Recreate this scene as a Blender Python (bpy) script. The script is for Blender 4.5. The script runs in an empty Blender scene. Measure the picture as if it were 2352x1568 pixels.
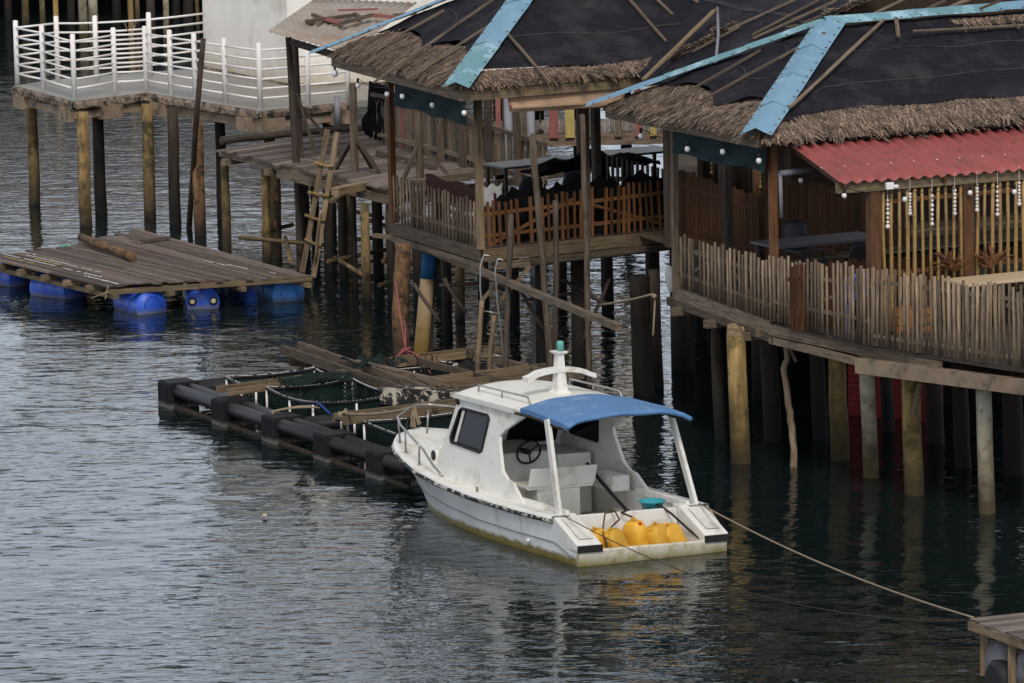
import bpy, bmesh, math, random
import numpy as np
from mathutils import Vector, Matrix
random.seed(7)
rnd = random.uniform
S = bpy.context.scene
COL = S.collection

# ------------------------------------------------------------------ camera (200 mm lens, 14.8 m above the water)
F = 13067.0; H = 14.8; PITCH = math.radians(8.9); ROLL = 0.02
_fw = Vector((0, math.cos(PITCH), -math.sin(PITCH)))
_up = Vector((0, math.sin(PITCH), math.cos(PITCH)))
_R = math.cos(ROLL) * Vector((1, 0, 0)) - math.sin(ROLL) * _up
_U = math.cos(ROLL) * _up + math.sin(ROLL) * Vector((1, 0, 0))
cam = bpy.data.cameras.new('camera'); cam.lens = 36 * F / 2352; cam.sensor_width = 36
cam.clip_end = 6000; cam.clip_start = 1
co = bpy.data.objects.new('camera', cam); COL.objects.link(co)
co.matrix_world = Matrix(((_R.x, _U.x, -_fw.x, 0), (_R.y, _U.y, -_fw.y, 0), (_R.z, _U.z, -_fw.z, H), (0, 0, 0, 1)))
S.camera = co

def ray(px, py):
    return _fw + (px - 1176) / F * _R + (784 - py) / F * _U
def P(px, py, z):                       # survey: photo point known to lie at height z
    d = ray(px, py); t = (z - H) / d.z
    return Vector((d.x * t, d.y * t, z))
def V(px, py, a, b):                    # survey: photo point known to lie in the upright plane through a and b
    d = ray(px, py); n = Vector((b[1] - a[1], a[0] - b[0]))
    t = (a[0] * n.x + a[1] * n.y) / (d.x * n.x + d.y * n.y)
    return Vector((d.x * t, d.y * t, H + d.z * t))
def Y(px, py, y):
    d = ray(px, py); t = y / d.y
    return Vector((d.x * t, y, H + d.z * t))
def lerp(a, b, t): return a + (b - a) * t
def v3(p, z=None):
    return Vector((p[0], p[1], p[2] if z is None else z))

# ------------------------------------------------------------------ mesh builder
class MB:
    def __init__(s): s.v = []; s.f = []; s.uv = []; s.var = []; s.sm = []
    def face(s, idx, uv, var=None, sm=False):
        s.f.append(idx); s.uv.append(uv); s.var.append(rnd(0, 1) if var is None else var); s.sm.append(sm)
    def quad(s, a, b, c, d, var=None, sm=False):
        n = len(s.v); s.v += [Vector(a), Vector(b), Vector(c), Vector(d)]
        o = rnd(0, 50); l = (Vector(b) - Vector(a)).length; w = (Vector(d) - Vector(a)).length
        s.face((n, n + 1, n + 2, n + 3), [(o, o), (o + l, o), (o + l, o + w), (o, o + w)], var, sm)
        return s
    def poly(s, pts, var=None):
        n = len(s.v); s.v += [Vector(p) for p in pts]
        s.face(tuple(range(n, n + len(pts))), [(p[0], p[1]) for p in pts], var); return s
    def hexa(s, c, var=None):
        """8 corners: bottom 0-3, top 4-7; u runs along edge 0-1"""
        n = len(s.v); s.v += [Vector(p) for p in c]; o = rnd(0, 90)
        var = rnd(0, 1) if var is None else var
        L = (Vector(c[1]) - Vector(c[0])).length; W = (Vector(c[3]) - Vector(c[0])).length; T = (Vector(c[4]) - Vector(c[0])).length
        def q(i, du, dv, k):
            s.face(tuple(n + j for j in i), [(o, o + k), (o + du, o + k), (o + du, o + k + dv), (o, o + k + dv)], var)
        q((4, 5, 6, 7), L, W, 0); q((1, 0, 3, 2), L, W, 1.3)
        q((0, 1, 5, 4), L, T, 2.7); q((2, 3, 7, 6), L, T, 3.1)
        q((1, 2, 6, 5), W * .2, T, 4.4); q((3, 0, 4, 7), W * .2, T, 5.2)
        return s
    def beam(s, a, b, w, h, up=(0, 0, 1), var=None, end=1.0):
        a = Vector(a); b = Vector(b); d = (b - a).normalized(); up = Vector(up)
        if abs(d.dot(up)) > .98: up = Vector((.3, 1, 0))
        x = d.cross(up).normalized(); y = x.cross(d).normalized()
        c = []
        for hh in (-.5, .5):
            for p, ww, e in ((a, -.5, 1), (b, -.5, end), (b, .5, end), (a, .5, 1)):
                c.append(p + x * w * ww * e + y * h * hh * e)
        return s.hexa(c, var)
    def box(s, c, sx, sy, sz, ax=(1, 0), var=None):
        """axis aligned to plan direction ax, c = centre of bottom face"""
        c = Vector(c); u = Vector((ax[0], ax[1], 0)).normalized(); w = Vector((-u.y, u.x, 0))
        pts = []
        for z in (0, sz):
            for i, j in ((-.5, -.5), (.5, -.5), (.5, .5), (-.5, .5)):
                pts.append(c + u * sx * i + w * sy * j + Vector((0, 0, z)))
        return s.hexa(pts, var)
    def tube(s, pts, r, seg=8, cap=True, var=None):
        pts = [Vector(p) for p in pts]; k = len(pts)
        rs = r if isinstance(r, (list, tuple)) else [r] * k
        var = rnd(0, 1) if var is None else var
        o = rnd(0, 90); n0 = len(s.v); acc = 0; us = []
        ref = None
        for i, p in enumerate(pts):
            t = (pts[min(i + 1, k - 1)] - pts[max(i - 1, 0)]).normalized()
            if ref is None:
                ref = Vector((0, 0, 1)) if abs(t.z) < .9 else Vector((0, -1, 0))
            x = t.cross(ref).normalized(); y = x.cross(t).normalized(); ref = y
            if i: acc += (p - pts[i - 1]).length
            us.append(acc)
            for j in range(seg):
                a = 2 * math.pi * j / seg
                s.v.append(p + (x * math.cos(a) + y * math.sin(a)) * rs[i])
        for i in range(k - 1):
            for j in range(seg):
                j2 = (j + 1) % seg; per = 2 * math.pi * rs[i] / seg
                s.face((n0 + i * seg + j, n0 + i * seg + j2, n0 + (i + 1) * seg + j2, n0 + (i + 1) * seg + j),
                       [(o + us[i], o + j * per), (o + us[i], o + (j + 1) * per), (o + us[i + 1], o + (j + 1) * per), (o + us[i + 1], o + j * per)], var, seg > 5)
        if cap:
            for i0, rev in ((n0, True), (n0 + (k - 1) * seg, False)):
                idx = list(range(i0, i0 + seg))
                if rev: idx.reverse()
                s.face(tuple(idx), [(o + .05 * math.cos(6.28 * j / seg), o + .05 * math.sin(6.28 * j / seg)) for j in range(seg)], var)
        return s
    def lathe(s, o, axis, prof, seg=16, var=None):
        """prof: list of (radius, distance along axis)"""
        o = Vector(o); axis = Vector(axis).normalized()
        return s.tube([o + axis * d for r, d in prof], [max(r, .0005) for r, d in prof], seg, True, var) if all(prof[i][1] != prof[i + 1][1] for i in range(len(prof) - 1)) else s._lathe(o, axis, prof, seg, var)
    def _lathe(s, o, axis, prof, seg, var):
        ref = Vector((0, 0, 1)) if abs(axis.z) < .9 else Vector((0, -1, 0))
        x = axis.cross(ref).normalized(); y = x.cross(axis); n0 = len(s.v); var = rnd(0, 1) if var is None else var
        for r, d in prof:
            for j in range(seg):
                a = 2 * math.pi * j / seg
                s.v.append(o + axis * d + (x * math.cos(a) + y * math.sin(a)) * max(r, .0005))
        for i in range(len(prof) - 1):
            for j in range(seg):
                j2 = (j + 1) % seg
                s.face((n0 + i * seg + j, n0 + i * seg + j2, n0 + (i + 1) * seg + j2, n0 + (i + 1) * seg + j),
                       [(j / seg, i), ((j + 1) / seg, i), ((j + 1) / seg, i + 1), (j / seg, i + 1)], var, True)
        return s
    def ball(s, c, r, var=None, sz=1.0, seg=10):
        n = 6
        prof = [(r * math.sin(math.pi * (i + .02) / (n + .04)), -r * sz * math.cos(math.pi * i / n)) for i in range(n + 1)]
        return s.lathe(c, (0, 0, 1), prof, seg, var)
    def grid(s, pts, var=None, sm=True, uvs=None):
        """pts[i][j] rows of points"""
        n0 = len(s.v); m = len(pts[0]); var = rnd(0, 1) if var is None else var
        for r in pts: s.v += [Vector(p) for p in r]
        ul = [0]
        for i in range(1, m): ul.append(ul[-1] + (Vector(pts[0][i]) - Vector(pts[0][i - 1])).length)
        vl = [0]
        for i in range(1, len(pts)): vl.append(vl[-1] + (Vector(pts[i][0]) - Vector(pts[i - 1][0])).length)
        for i in range(len(pts) - 1):
            for j in range(m - 1):
                s.face((n0 + i * m + j, n0 + i * m + j + 1, n0 + (i + 1) * m + j + 1, n0 + (i + 1) * m + j),
                       [(ul[j], vl[i]), (ul[j + 1], vl[i]), (ul[j + 1], vl[i + 1]), (ul[j], vl[i + 1])], var, sm)
        return s
    def prism(s, pts, off, var=None):
        """closed polygon pts extruded by vector off"""
        n = len(pts); n0 = len(s.v); off = Vector(off); var = rnd(0, 1) if var is None else var
        s.v += [Vector(p) for p in pts] + [Vector(p) + off for p in pts]
        def uv(ix): return [(s.v[i].x + s.v[i].z, s.v[i].y + s.v[i].z) for i in ix]
        a = tuple(range(n0, n0 + n)); b = tuple(range(n0 + 2 * n - 1, n0 + n - 1, -1))
        s.face(a, uv(a), var); s.face(b, uv(b), var)
        for i in range(n):
            j = (i + 1) % n; q = (n0 + i, n0 + j, n0 + n + j, n0 + n + i)
            s.face(q, uv(q), var)
        return s
    def build(s, name, mat, parent=None, origin=None, bevel=0, solid=0):
        if not s.v: return None
        if parent is None:
            if origin is None:
                xs = [p.x for p in s.v]; ys = [p.y for p in s.v]; zs = [p.z for p in s.v]
                origin = Vector(((min(xs) + max(xs)) / 2, (min(ys) + max(ys)) / 2, min(zs)))
        else:
            origin = Vector(parent.get('_o', (0, 0, 0)))
        me = bpy.data.meshes.new(name)
        me.from_pydata([p - origin for p in s.v], [], s.f)
        uvl = me.uv_layers.new(name='UVMap')
        uvl.data.foreach_set('uv', [c for f in s.uv for p in f for c in p])
        at = me.attributes.new('var', 'FLOAT', 'FACE'); at.data.foreach_set('value', s.var)
        me.polygons.foreach_set('use_smooth', s.sm)
        bm = bmesh.new(); bm.from_mesh(me); bmesh.ops.recalc_face_normals(bm, faces=bm.faces); bm.to_mesh(me); bm.free()
        me.materials.append(mat)
        o = bpy.data.objects.new(name, me); COL.objects.link(o)
        if parent is None: o.location = origin; o['_o'] = list(origin)
        else: o.parent = parent; o['_o'] = list(origin)
        if bevel:
            b = o.modifiers.new('bevel', 'BEVEL'); b.width = bevel; b.segments = 2; b.limit_method = 'ANGLE'; b.angle_limit = .6
        if solid:
            b = o.modifiers.new('solid', 'SOLIDIFY'); b.thickness = solid; b.offset = 0
        return o

def tag(o, label, cat, group=None, kind=None):
    if label: o['label'] = label
    if cat: o['category'] = cat
    if group: o['group'] = group
    if kind: o['kind'] = kind
    return o
def thing(name, loc, label, cat, group=None, rz=0):
    o = bpy.data.objects.new(name, None); COL.objects.link(o)
    o.location = Vector(loc); o.rotation_euler = (0, 0, rz); o.empty_display_size = .2
    o['_o'] = list(loc) if rz == 0 else [0, 0, 0]
    return tag(o, label, cat, group)
def dup(root, loc, label=None, group=None, rot=None):
    def cp(o, par):
        c = o.copy(); COL.objects.link(c)
        if par: c.parent = par
        for ch in o.children: cp(ch, c)
        return c
    r = cp(root, None); r.location = Vector(loc)
    if rot is not None: r.rotation_euler = rot
    if label: r['label'] = label
    if group: r['group'] = group
    return r

# ------------------------------------------------------------------ materials
def mat(name):
    m = bpy.data.materials.new(name); m.use_nodes = True
    nt = m.node_tree; nt.nodes.clear()
    out = nt.nodes.new('ShaderNodeOutputMaterial'); b = nt.nodes.new('ShaderNodeBsdfPrincipled')
    nt.links.new(b.outputs[0], out.inputs[0])
    return m, nt, b, out
def node(nt, t, **k):
    n = nt.nodes.new(t)
    for a, v in k.items():
        if a in n.inputs: n.inputs[a].default_value = v
        else: setattr(n, a, v)
    return n
def link(nt, a, b): nt.links.new(a, b)
def ramp(nt, fac, stops):
    r = nt.nodes.new('ShaderNodeValToRGB'); e = r.color_ramp.elements
    while len(e) < len(stops): e.new(.5)
    for i, (p, c) in enumerate(stops):
        e[i].position = p; e[i].color = (c[0], c[1], c[2], 1) if isinstance(c, (tuple, list)) else (c, c, c, 1)
    link(nt, fac, r.inputs[0]); return r.outputs[0]
def mix(nt, fac, a, b, mode='MIX'):
    m = nt.nodes.new('ShaderNodeMix'); m.data_type = 'RGBA'; m.blend_type = mode
    for s, x in ((m.inputs[0], fac), (m.inputs[6], a), (m.inputs[7], b)):
        if isinstance(x, bpy.types.NodeSocket): link(nt, x, s)
        elif isinstance(x, (int, float)): s.default_value = x
        else: s.default_value = (x[0], x[1], x[2], 1)
    return m.outputs[2]
def math_(nt, op, a, b=0.0, c=None):
    m = nt.nodes.new('ShaderNodeMath'); m.operation = op
    for s, x in zip(m.inputs, (a, b, c)):
        if x is None: continue
        if isinstance(x, bpy.types.NodeSocket): link(nt, x, s)
        else: s.default_value = x
    return m.outputs[0]
def noise(nt, vec, scale, detail=4, rough=.6, stretch=None):
    if stretch:
        mp = nt.nodes.new('ShaderNodeMapping'); mp.inputs['Scale'].default_value = stretch
        link(nt, vec, mp.inputs[0]); vec = mp.outputs[0]
    n = nt.nodes.new('ShaderNodeTexNoise'); n.inputs['Scale'].default_value = scale
    n.inputs['Detail'].default_value = detail; n.inputs['Roughness'].default_value = rough
    link(nt, vec, n.inputs['Vector']); return n.outputs[0]

def surf(name, light, dark, uv=True, scale=3.0, stretch=(1, 1, 1), rough=.8, var=.5, bump=.25, bdist=.01,
         stain=None, stain_scale=1.5, stain_lo=.5, stain_hi=.65, wet=None, wet_z=(.15, .9), metallic=0, lo=.3, hi=.7, spec=.3):
    """weathered surface: streaky noise between two colours, tone shift per piece, patches of a stain colour and a wet foot near the water"""
    m, nt, b, out = mat(name)
    tc = nt.nodes.new('ShaderNodeTexCoord'); geo = nt.nodes.new('ShaderNodeNewGeometry'); pos = geo.outputs['Position']
    vec = tc.outputs['UV'] if uv else pos
    n1 = noise(nt, vec, scale, 5, .65, stretch)
    c = ramp(nt, n1, [(lo, dark), (hi, light)])
    if var:
        at = nt.nodes.new('ShaderNodeAttribute'); at.attribute_name = 'var'
        k = math_(nt, 'MULTIPLY_ADD', at.outputs['Fac'], var, 1 - var * .62)
        cb = nt.nodes.new('ShaderNodeCombineColor')
        for i in range(3): link(nt, k, cb.inputs[i])
        c = mix(nt, 1.0, c, cb.outputs[0], 'MULTIPLY')
    if stain:
        n2 = noise(nt, pos, stain_scale, 6, .7)
        c = mix(nt, ramp(nt, n2, [(stain_lo, 0), (stain_hi, 1)]), c, stain)
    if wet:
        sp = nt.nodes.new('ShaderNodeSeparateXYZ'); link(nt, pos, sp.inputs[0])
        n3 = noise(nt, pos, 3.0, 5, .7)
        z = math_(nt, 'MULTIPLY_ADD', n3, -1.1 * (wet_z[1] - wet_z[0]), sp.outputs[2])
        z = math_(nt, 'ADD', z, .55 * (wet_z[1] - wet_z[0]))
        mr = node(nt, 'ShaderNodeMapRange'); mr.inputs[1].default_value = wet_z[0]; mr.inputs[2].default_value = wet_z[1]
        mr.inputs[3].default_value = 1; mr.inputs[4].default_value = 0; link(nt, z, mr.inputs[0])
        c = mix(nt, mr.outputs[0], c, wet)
    link(nt, c, b.inputs['Base Color'])
    b.inputs['Roughness'].default_value = rough; b.inputs['Metallic'].default_value = metallic
    b.inputs['Specular IOR Level'].default_value = spec
    if bump:
        bp = nt.nodes.new('ShaderNodeBump'); bp.inputs['Strength'].default_value = bump; bp.inputs['Distance'].default_value = bdist
        n4 = noise(nt, vec, scale * 2.5, 4, .7, stretch); link(nt, n4, bp.inputs['Height']); link(nt, bp.outputs[0], b.inputs['Normal'])
    return m

WS = (1, 14, 1)
MAT = {}
MAT['grey_wood'] = surf('weathered grey wood', (.255, .19, .135), (.045, .032, .021), stretch=WS, scale=2.2, var=.75, stain=(.05, .04, .033), stain_lo=.56, stain_hi=.72)
MAT['dark_wood'] = surf('dark old wood', (.12, .088, .068), (.026, .019, .015), stretch=WS, scale=2.2, var=.6)
MAT['deck_wood'] = surf('sun bleached deck boards', (.26, .205, .178), (.066, .05, .042), stretch=WS, scale=2.0, var=.85, stain=(.10, .075, .065), stain_scale=.9, stain_lo=.5, stain_hi=.7)
MAT['raft_wood'] = surf('raft boards with paint remains', (.21, .162, .135), (.055, .041, .033), stretch=WS, scale=2.0, var=.8, stain=(.16, .092, .075), stain_scale=.75, stain_lo=.58, stain_hi=.70)
MAT['tan_wood'] = surf('tan sawn timber', (.31, .225, .135), (.10, .068, .04), stretch=WS, scale=2.0, var=.6, stain=(.09, .065, .045), stain_lo=.56, stain_hi=.72)
MAT['orange_wood'] = surf('varnished orange wood', (.21, .095, .038), (.06, .025, .011), stretch=WS, scale=2.5, var=.8, rough=.6)
MAT['red_wood'] = surf('faded red painted boards', (.34, .13, .11), (.16, .06, .05), stretch=WS, scale=2.5, var=.4)
MAT['yellow_wood'] = surf('yellow painted board', (.60, .47, .15), (.38, .29, .10), stretch=WS, scale=2.5, var=.3)
MAT['bamboo'] = surf('yellow brown bamboo', (.42, .27, .09), (.18, .10, .03), stretch=(1, 8, 1), scale=2.5, var=.6, rough=.5, spec=.5)
MAT['picket'] = surf('weathered bamboo pickets', (.33, .245, .165), (.075, .05, .031), stretch=(1, 10, 1), scale=2.5, var=.9)
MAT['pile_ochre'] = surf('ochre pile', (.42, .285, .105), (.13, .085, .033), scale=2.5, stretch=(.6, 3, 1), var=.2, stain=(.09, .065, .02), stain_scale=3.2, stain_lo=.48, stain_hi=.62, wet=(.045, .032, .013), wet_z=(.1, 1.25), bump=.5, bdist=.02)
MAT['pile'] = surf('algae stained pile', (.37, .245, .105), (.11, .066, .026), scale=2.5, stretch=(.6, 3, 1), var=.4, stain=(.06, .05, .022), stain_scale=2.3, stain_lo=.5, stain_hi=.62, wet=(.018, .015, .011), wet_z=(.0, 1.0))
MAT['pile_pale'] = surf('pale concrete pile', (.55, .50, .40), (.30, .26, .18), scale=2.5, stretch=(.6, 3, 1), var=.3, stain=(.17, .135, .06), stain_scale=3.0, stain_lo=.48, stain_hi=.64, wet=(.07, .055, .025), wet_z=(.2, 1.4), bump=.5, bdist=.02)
MAT['pile_dark'] = surf('dark pile', (.06, .042, .028), (.015, .011, .008), scale=2.5, stretch=(.6, 3, 1), var=.5, wet=(.009, .008, .007), wet_z=(.2, 1.4))  # near black pile colour, darkest at the foot
MAT['pile_rust'] = surf('mussel crusted brown pile', (.30, .16, .07), (.075, .045, .026), scale=4, stretch=(1, 3, 1), var=.4, stain=(.04, .028, .02), stain_scale=5, stain_lo=.5, stain_hi=.6, bump=.8, bdist=.03, wet=(.03, .02, .012), wet_z=(.0, .9))
MAT['concrete'] = surf('wet grey concrete', (.30, .28, .25), (.215, .20, .178), uv=False, scale=1.3, var=.1, stain=(.22, .20, .165), stain_scale=.5, rough=.5)
MAT['conc_edge'] = surf('mould stained concrete edge', (.36, .27, .20), (.14, .105, .08), uv=False, scale=3, var=.2, stain=(.03, .025, .02), stain_scale=4.5, stain_lo=.47, stain_hi=.6, bump=.6, bdist=.03)
MAT['conc_beam'] = surf('brown concrete beam', (.34, .255, .175), (.20, .145, .10), uv=False, scale=2.5, var=.25, stain=(.09, .07, .05), stain_scale=3)
MAT['plaster'] = surf('stained white plaster', (.86, .82, .76), (.77, .73, .66), uv=False, scale=.9, stretch=(1, 1, .3), var=0, stain=(.55, .50, .42), stain_scale=1.1, stain_lo=.55, stain_hi=.8, wet=(.42, .34, .24), wet_z=(2.3, 3.0), bump=.15)
MAT['white_paint'] = surf('white painted pipe', (.90, .87, .85), (.80, .76, .72), scale=2, var=.12, rough=.45, bump=.05, stain=(.55, .47, .38), stain_scale=4, stain_lo=.62, stain_hi=.75)
MAT['net_cloth'] = surf('black shade netting', (.018, .017, .024), (.008, .008, .0115), scale=1.3, stretch=(1, 9, 1), var=.25, rough=.85, bump=.5, bdist=.02, spec=.15, stain=(.055, .05, .052), stain_scale=1.6, stain_lo=.48, stain_hi=.85)
MAT['net_seam'] = surf('net seam', (.05, .045, .045), (.018, .017, .02), scale=6, var=.3, rough=.9)
MAT['thatch'] = surf('dry nipa thatch', (.35, .25, .185), (.08, .053, .038), scale=3, stretch=(1, 6, 1), var=1.0, rough=.95, stain=(.055, .04, .032), stain_scale=3.5, stain_lo=.52, stain_hi=.68)
MAT['blue_sheet'] = surf('light blue roof flashing', (.20, .355, .48), (.14, .27, .375), scale=1.0, stretch=(1, 2, 1), var=.18, rough=.55, bump=.05, stain=(.30, .42, .50), stain_scale=2.4, stain_lo=.55, stain_hi=.75)
MAT['teal_sheet'] = surf('blue green roof flashing', (.165, .325, .37), (.125, .26, .30), scale=1.0, var=.18, rough=.55, bump=.05, stain=(.34, .52, .62), stain_scale=2.4)
MAT['rust_line'] = surf('rusty nails', (.22, .10, .04), (.09, .04, .02), var=.4)
MAT['red_sheet'] = surf('red corrugated sheet', (.33, .082, .078), (.25, .06, .057), uv=False, scale=1.2, var=.15, rough=.5, bump=.05, stain=(.17, .058, .05), stain_scale=3.0, stain_lo=.5, stain_hi=.75)
MAT['tin'] = surf('old tin roofing', (.46, .41, .36), (.26, .21, .175), scale=2, stretch=(.3, 3, 1), var=.15, rough=.6, stain=(.30, .21, .15), stain_scale=2)
MAT['teal_tarp'] = surf('dark teal tarpaulin', (.007, .028, .031), (.004, .014, .017), scale=3, stretch=(4, 1, 1), var=.1, rough=.8)
MAT['blind'] = surf('rolled bamboo blind', (.50, .34, .22), (.25, .155, .095), scale=2.4, stretch=(.8, 45, 1), var=.25, lo=.35, hi=.65)
MAT['blind_end'] = surf('pink blind hem', (.45, .24, .19), (.30, .15, .12), var=.1)
MAT['black_cloth'] = surf('black netting cloth', (.009, .009, .0105), (.004, .004, .005), uv=False, scale=6, var=.2, bump=.8, bdist=.04, spec=.1)
MAT['hdpe'] = surf('black plastic pontoon', (.022, .0195, .023), (.010, .009, .011), scale=5, stretch=(8, 1, 1), var=.2, rough=.5, bump=.35, bdist=.01, spec=.3, wet=(.035, .03, .02), wet_z=(-.05, .12))
MAT['bracket'] = surf('black plastic bracket', (.017, .0155, .018), (.009, .008, .0095), uv=False, scale=6, var=.2, rough=.6, bump=.3, spec=.15, wet=(.19, .18, .16), wet_z=(-.02, .085))
MAT['barnacle'] = surf('barnacled wet timber', (.07, .05, .032), (.02, .014, .01), uv=False, scale=9, var=.3, bump=.9, bdist=.02)
MAT['rope'] = surf('tan rope', (.36, .28, .19), (.19, .14, .09), scale=20, var=.2)
MAT['red_rope'] = surf('faded red rope', (.46, .14, .14), (.26, .07, .07), scale=20, var=.3)
MAT['blue_rope'] = surf('blue rope', (.03, .09, .35), (.02, .05, .2), scale=20, var=.2)
MAT['dark_rope'] = surf('dark line', (.06, .05, .04), (.03, .025, .02), scale=20, var=.2)
MAT['rim_rope'] = surf('white lashing cord', (.62, .64, .62), (.40, .42, .42), scale=20, var=.3)
MAT['mottled'] = surf('peeling black and white paint', (.55, .49, .40), (.42, .36, .28), uv=False, scale=7, var=.1, stain=(.02, .018, .018), stain_scale=6, stain_lo=.44, stain_hi=.48, bump=.5)
MAT['steel'] = surf('tarnished stainless tube', (.46, .44, .41), (.26, .245, .225), scale=4, var=.1, rough=.3, metallic=.75, bump=0, spec=.5)
MAT['grey_pipe'] = surf('grey plastic pipe', (.24, .25, .28), (.17, .175, .20), scale=2, var=.1, rough=.5, bump=.05)
MAT['drum_blue'] = surf('blue plastic drum', (.03, .12, .62), (.018, .075, .47), uv=False, scale=3, var=.35, rough=.4, bump=.1, spec=.5, stain=(.045, .10, .40), stain_scale=2.5, stain_lo=.55, stain_hi=.7, wet=(.20, .19, .17), wet_z=(-.02, .115))
MAT['drum_light'] = surf('faded blue plastic drum', (.08, .28, .72), (.055, .21, .58), uv=False, scale=3, var=.2, rough=.45, bump=.1, stain=(.10, .24, .50), stain_scale=2.5, wet=(.15, .15, .14), wet_z=(-.02, .10))
MAT['bung'] = surf('cream plastic bung', (.60, .54, .36), (.48, .42, .26), var=.2)
MAT['gelcoat'] = surf('weathered white gelcoat', (.80, .785, .74), (.70, .68, .63), uv=False, scale=1.6, stretch=(1, 1, .4), var=.05, rough=.35, bump=.03, spec=.4, stain=(.46, .41, .30), stain_scale=3.2, stain_lo=.53, stain_hi=.74)
MAT['roof_gel'] = surf('green stained white roof', (.80, .785, .73), (.70, .685, .62), uv=False, scale=2, var=.05, rough=.4, bump=.05, stain=(.48, .46, .28), stain_scale=2.6, stain_lo=.56, stain_hi=.72)
MAT['bench_gel'] = surf('scuffed cream fibreglass', (.74, .72, .66), (.60, .58, .52), uv=False, scale=3, var=.08, rough=.45, bump=.05, stain=(.38, .36, .31), stain_scale=3.5, stain_lo=.55, stain_hi=.72)
MAT['stern_gel'] = surf('mossy white transom', (.74, .71, .62), (.62, .58, .47), uv=False, scale=3, var=.05, rough=.45, stain=(.34, .29, .15), stain_scale=5, stain_lo=.48, stain_hi=.70, wet=(.17, .13, .028), wet_z=(-.02, .19))
MAT['blue_canopy'] = surf('faded blue canopy', (.105, .235, .45), (.075, .175, .36), uv=False, scale=3, stretch=(1, 3, 1), var=.08, rough=.6, bump=.1, stain=(.34, .42, .50), stain_scale=3.4, stain_lo=.56, stain_hi=.78)
MAT['rub'] = surf('chipped black rub rail', (.03, .03, .03), (.012, .012, .012), uv=False, scale=6, var=.2, rough=.6, stain=(.42, .39, .33), stain_scale=4.5, stain_lo=.53, stain_hi=.57)
MAT['black'] = surf('black rubber', (.02, .02, .021), (.011, .011, .012), scale=4, var=.2, rough=.6, bump=.1)
MAT['jerry'] = surf('yellow plastic jerry can', (.74, .42, .05), (.62, .32, .035), uv=False, scale=5, var=.35, rough=.45, bump=.1, stain=(.48, .27, .06), stain_scale=8, stain_lo=.58, stain_hi=.75)
MAT['red_cap'] = surf('red plastic cap', (.55, .03, .02), (.45, .02, .015), var=.1)
MAT['basin'] = surf('turquoise plastic', (.05, .36, .42), (.04, .30, .36), var=.1, rough=.4, bump=.03)
MAT['green_lamp'] = surf('sea green plastic', (.16, .42, .37), (.12, .34, .30), var=.2, rough=.35)
MAT['bulb'] = surf('milky bulb', (.80, .80, .80), (.72, .72, .73), var=.1, rough=.25, bump=0)
MAT['pearl'] = surf('pearly shell', (.80, .76, .72), (.60, .55, .50), uv=False, scale=30, var=.3, rough=.35)
MAT['gold'] = surf('golden shell', (.52, .36, .10), (.30, .19, .04), uv=False, scale=30, var=.4, rough=.4)
MAT['table'] = surf('grey table top', (.13, .13, .14), (.085, .085, .092), uv=False, scale=2, var=.1, rough=.4)
MAT['tan_table'] = surf('cream table top', (.60, .46, .30), (.48, .36, .23), stretch=WS, var=.2, rough=.45)
MAT['chair'] = surf('dark chair plastic', (.05, .045, .05), (.03, .028, .03), var=.3, rough=.5)
MAT['blue_plastic'] = surf('dull blue plastic', (.05, .10, .36), (.035, .07, .27), uv=False, scale=3, var=.3, rough=.5)
MAT['orange_plastic'] = surf('dull orange plastic', (.40, .16, .03), (.28, .10, .02), uv=False, scale=3, var=.3)
MAT['red_wall'] = surf('dark red of the reflection wall', (.28, .017, .015), (.15, .010, .010), scale=3, stretch=(1, 6, 1), var=.15, rough=.7)
MAT['white_sack'] = surf('dirty white sack', (.62, .62, .62), (.45, .45, .44), uv=False, scale=8, var=.2, bump=.5)
MAT['grey_sack'] = surf('dirty pale float', (.26, .25, .27), (.10, .095, .105), uv=False, scale=3, var=.3, stain=(.20, .11, .05), stain_scale=4, stain_lo=.58, stain_hi=.7)
MAT['blue_paint'] = surf('blue painted pipe', (.02, .12, .27), (.015, .085, .2), scale=2, stretch=(1, 4, 1), var=.1)
MAT['buff_pile'] = surf('buff concrete filled pile', (.60, .44, .27), (.42, .29, .16), scale=2, stretch=(.5, 3, 1), var=.1, stain=(.30, .20, .08), stain_scale=2.6, wet=(.24, .14, .025), wet_z=(.2, 1.0))
MAT['leaf'] = surf('yellow leaf', (.55, .48, .12), (.6, .58, .4), var=.3)
MAT['partition'] = surf('orange slats darkened for indoor shade', (.10, .04, .015), (.03, .012, .005), stretch=WS, scale=2.5, var=.8)  # orange slats with the indoor shade put into their colour
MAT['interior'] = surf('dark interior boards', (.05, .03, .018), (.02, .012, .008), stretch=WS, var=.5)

def glass_mat():
    m, nt, b, out = mat('tinted window glass')
    b.inputs['Base Color'].default_value = (.012, .013, .016, 1); b.inputs['Roughness'].default_value = .06
    tc = nt.nodes.new('ShaderNodeTexCoord'); n = noise(nt, tc.outputs['Object'], 3, 3)
    link(nt, ramp(nt, n, [(.3, .03), (.8, .16)]), b.inputs['Roughness'])
    b.inputs['Specular IOR Level'].default_value = .28
    return m
MAT['glass'] = glass_mat()

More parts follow.
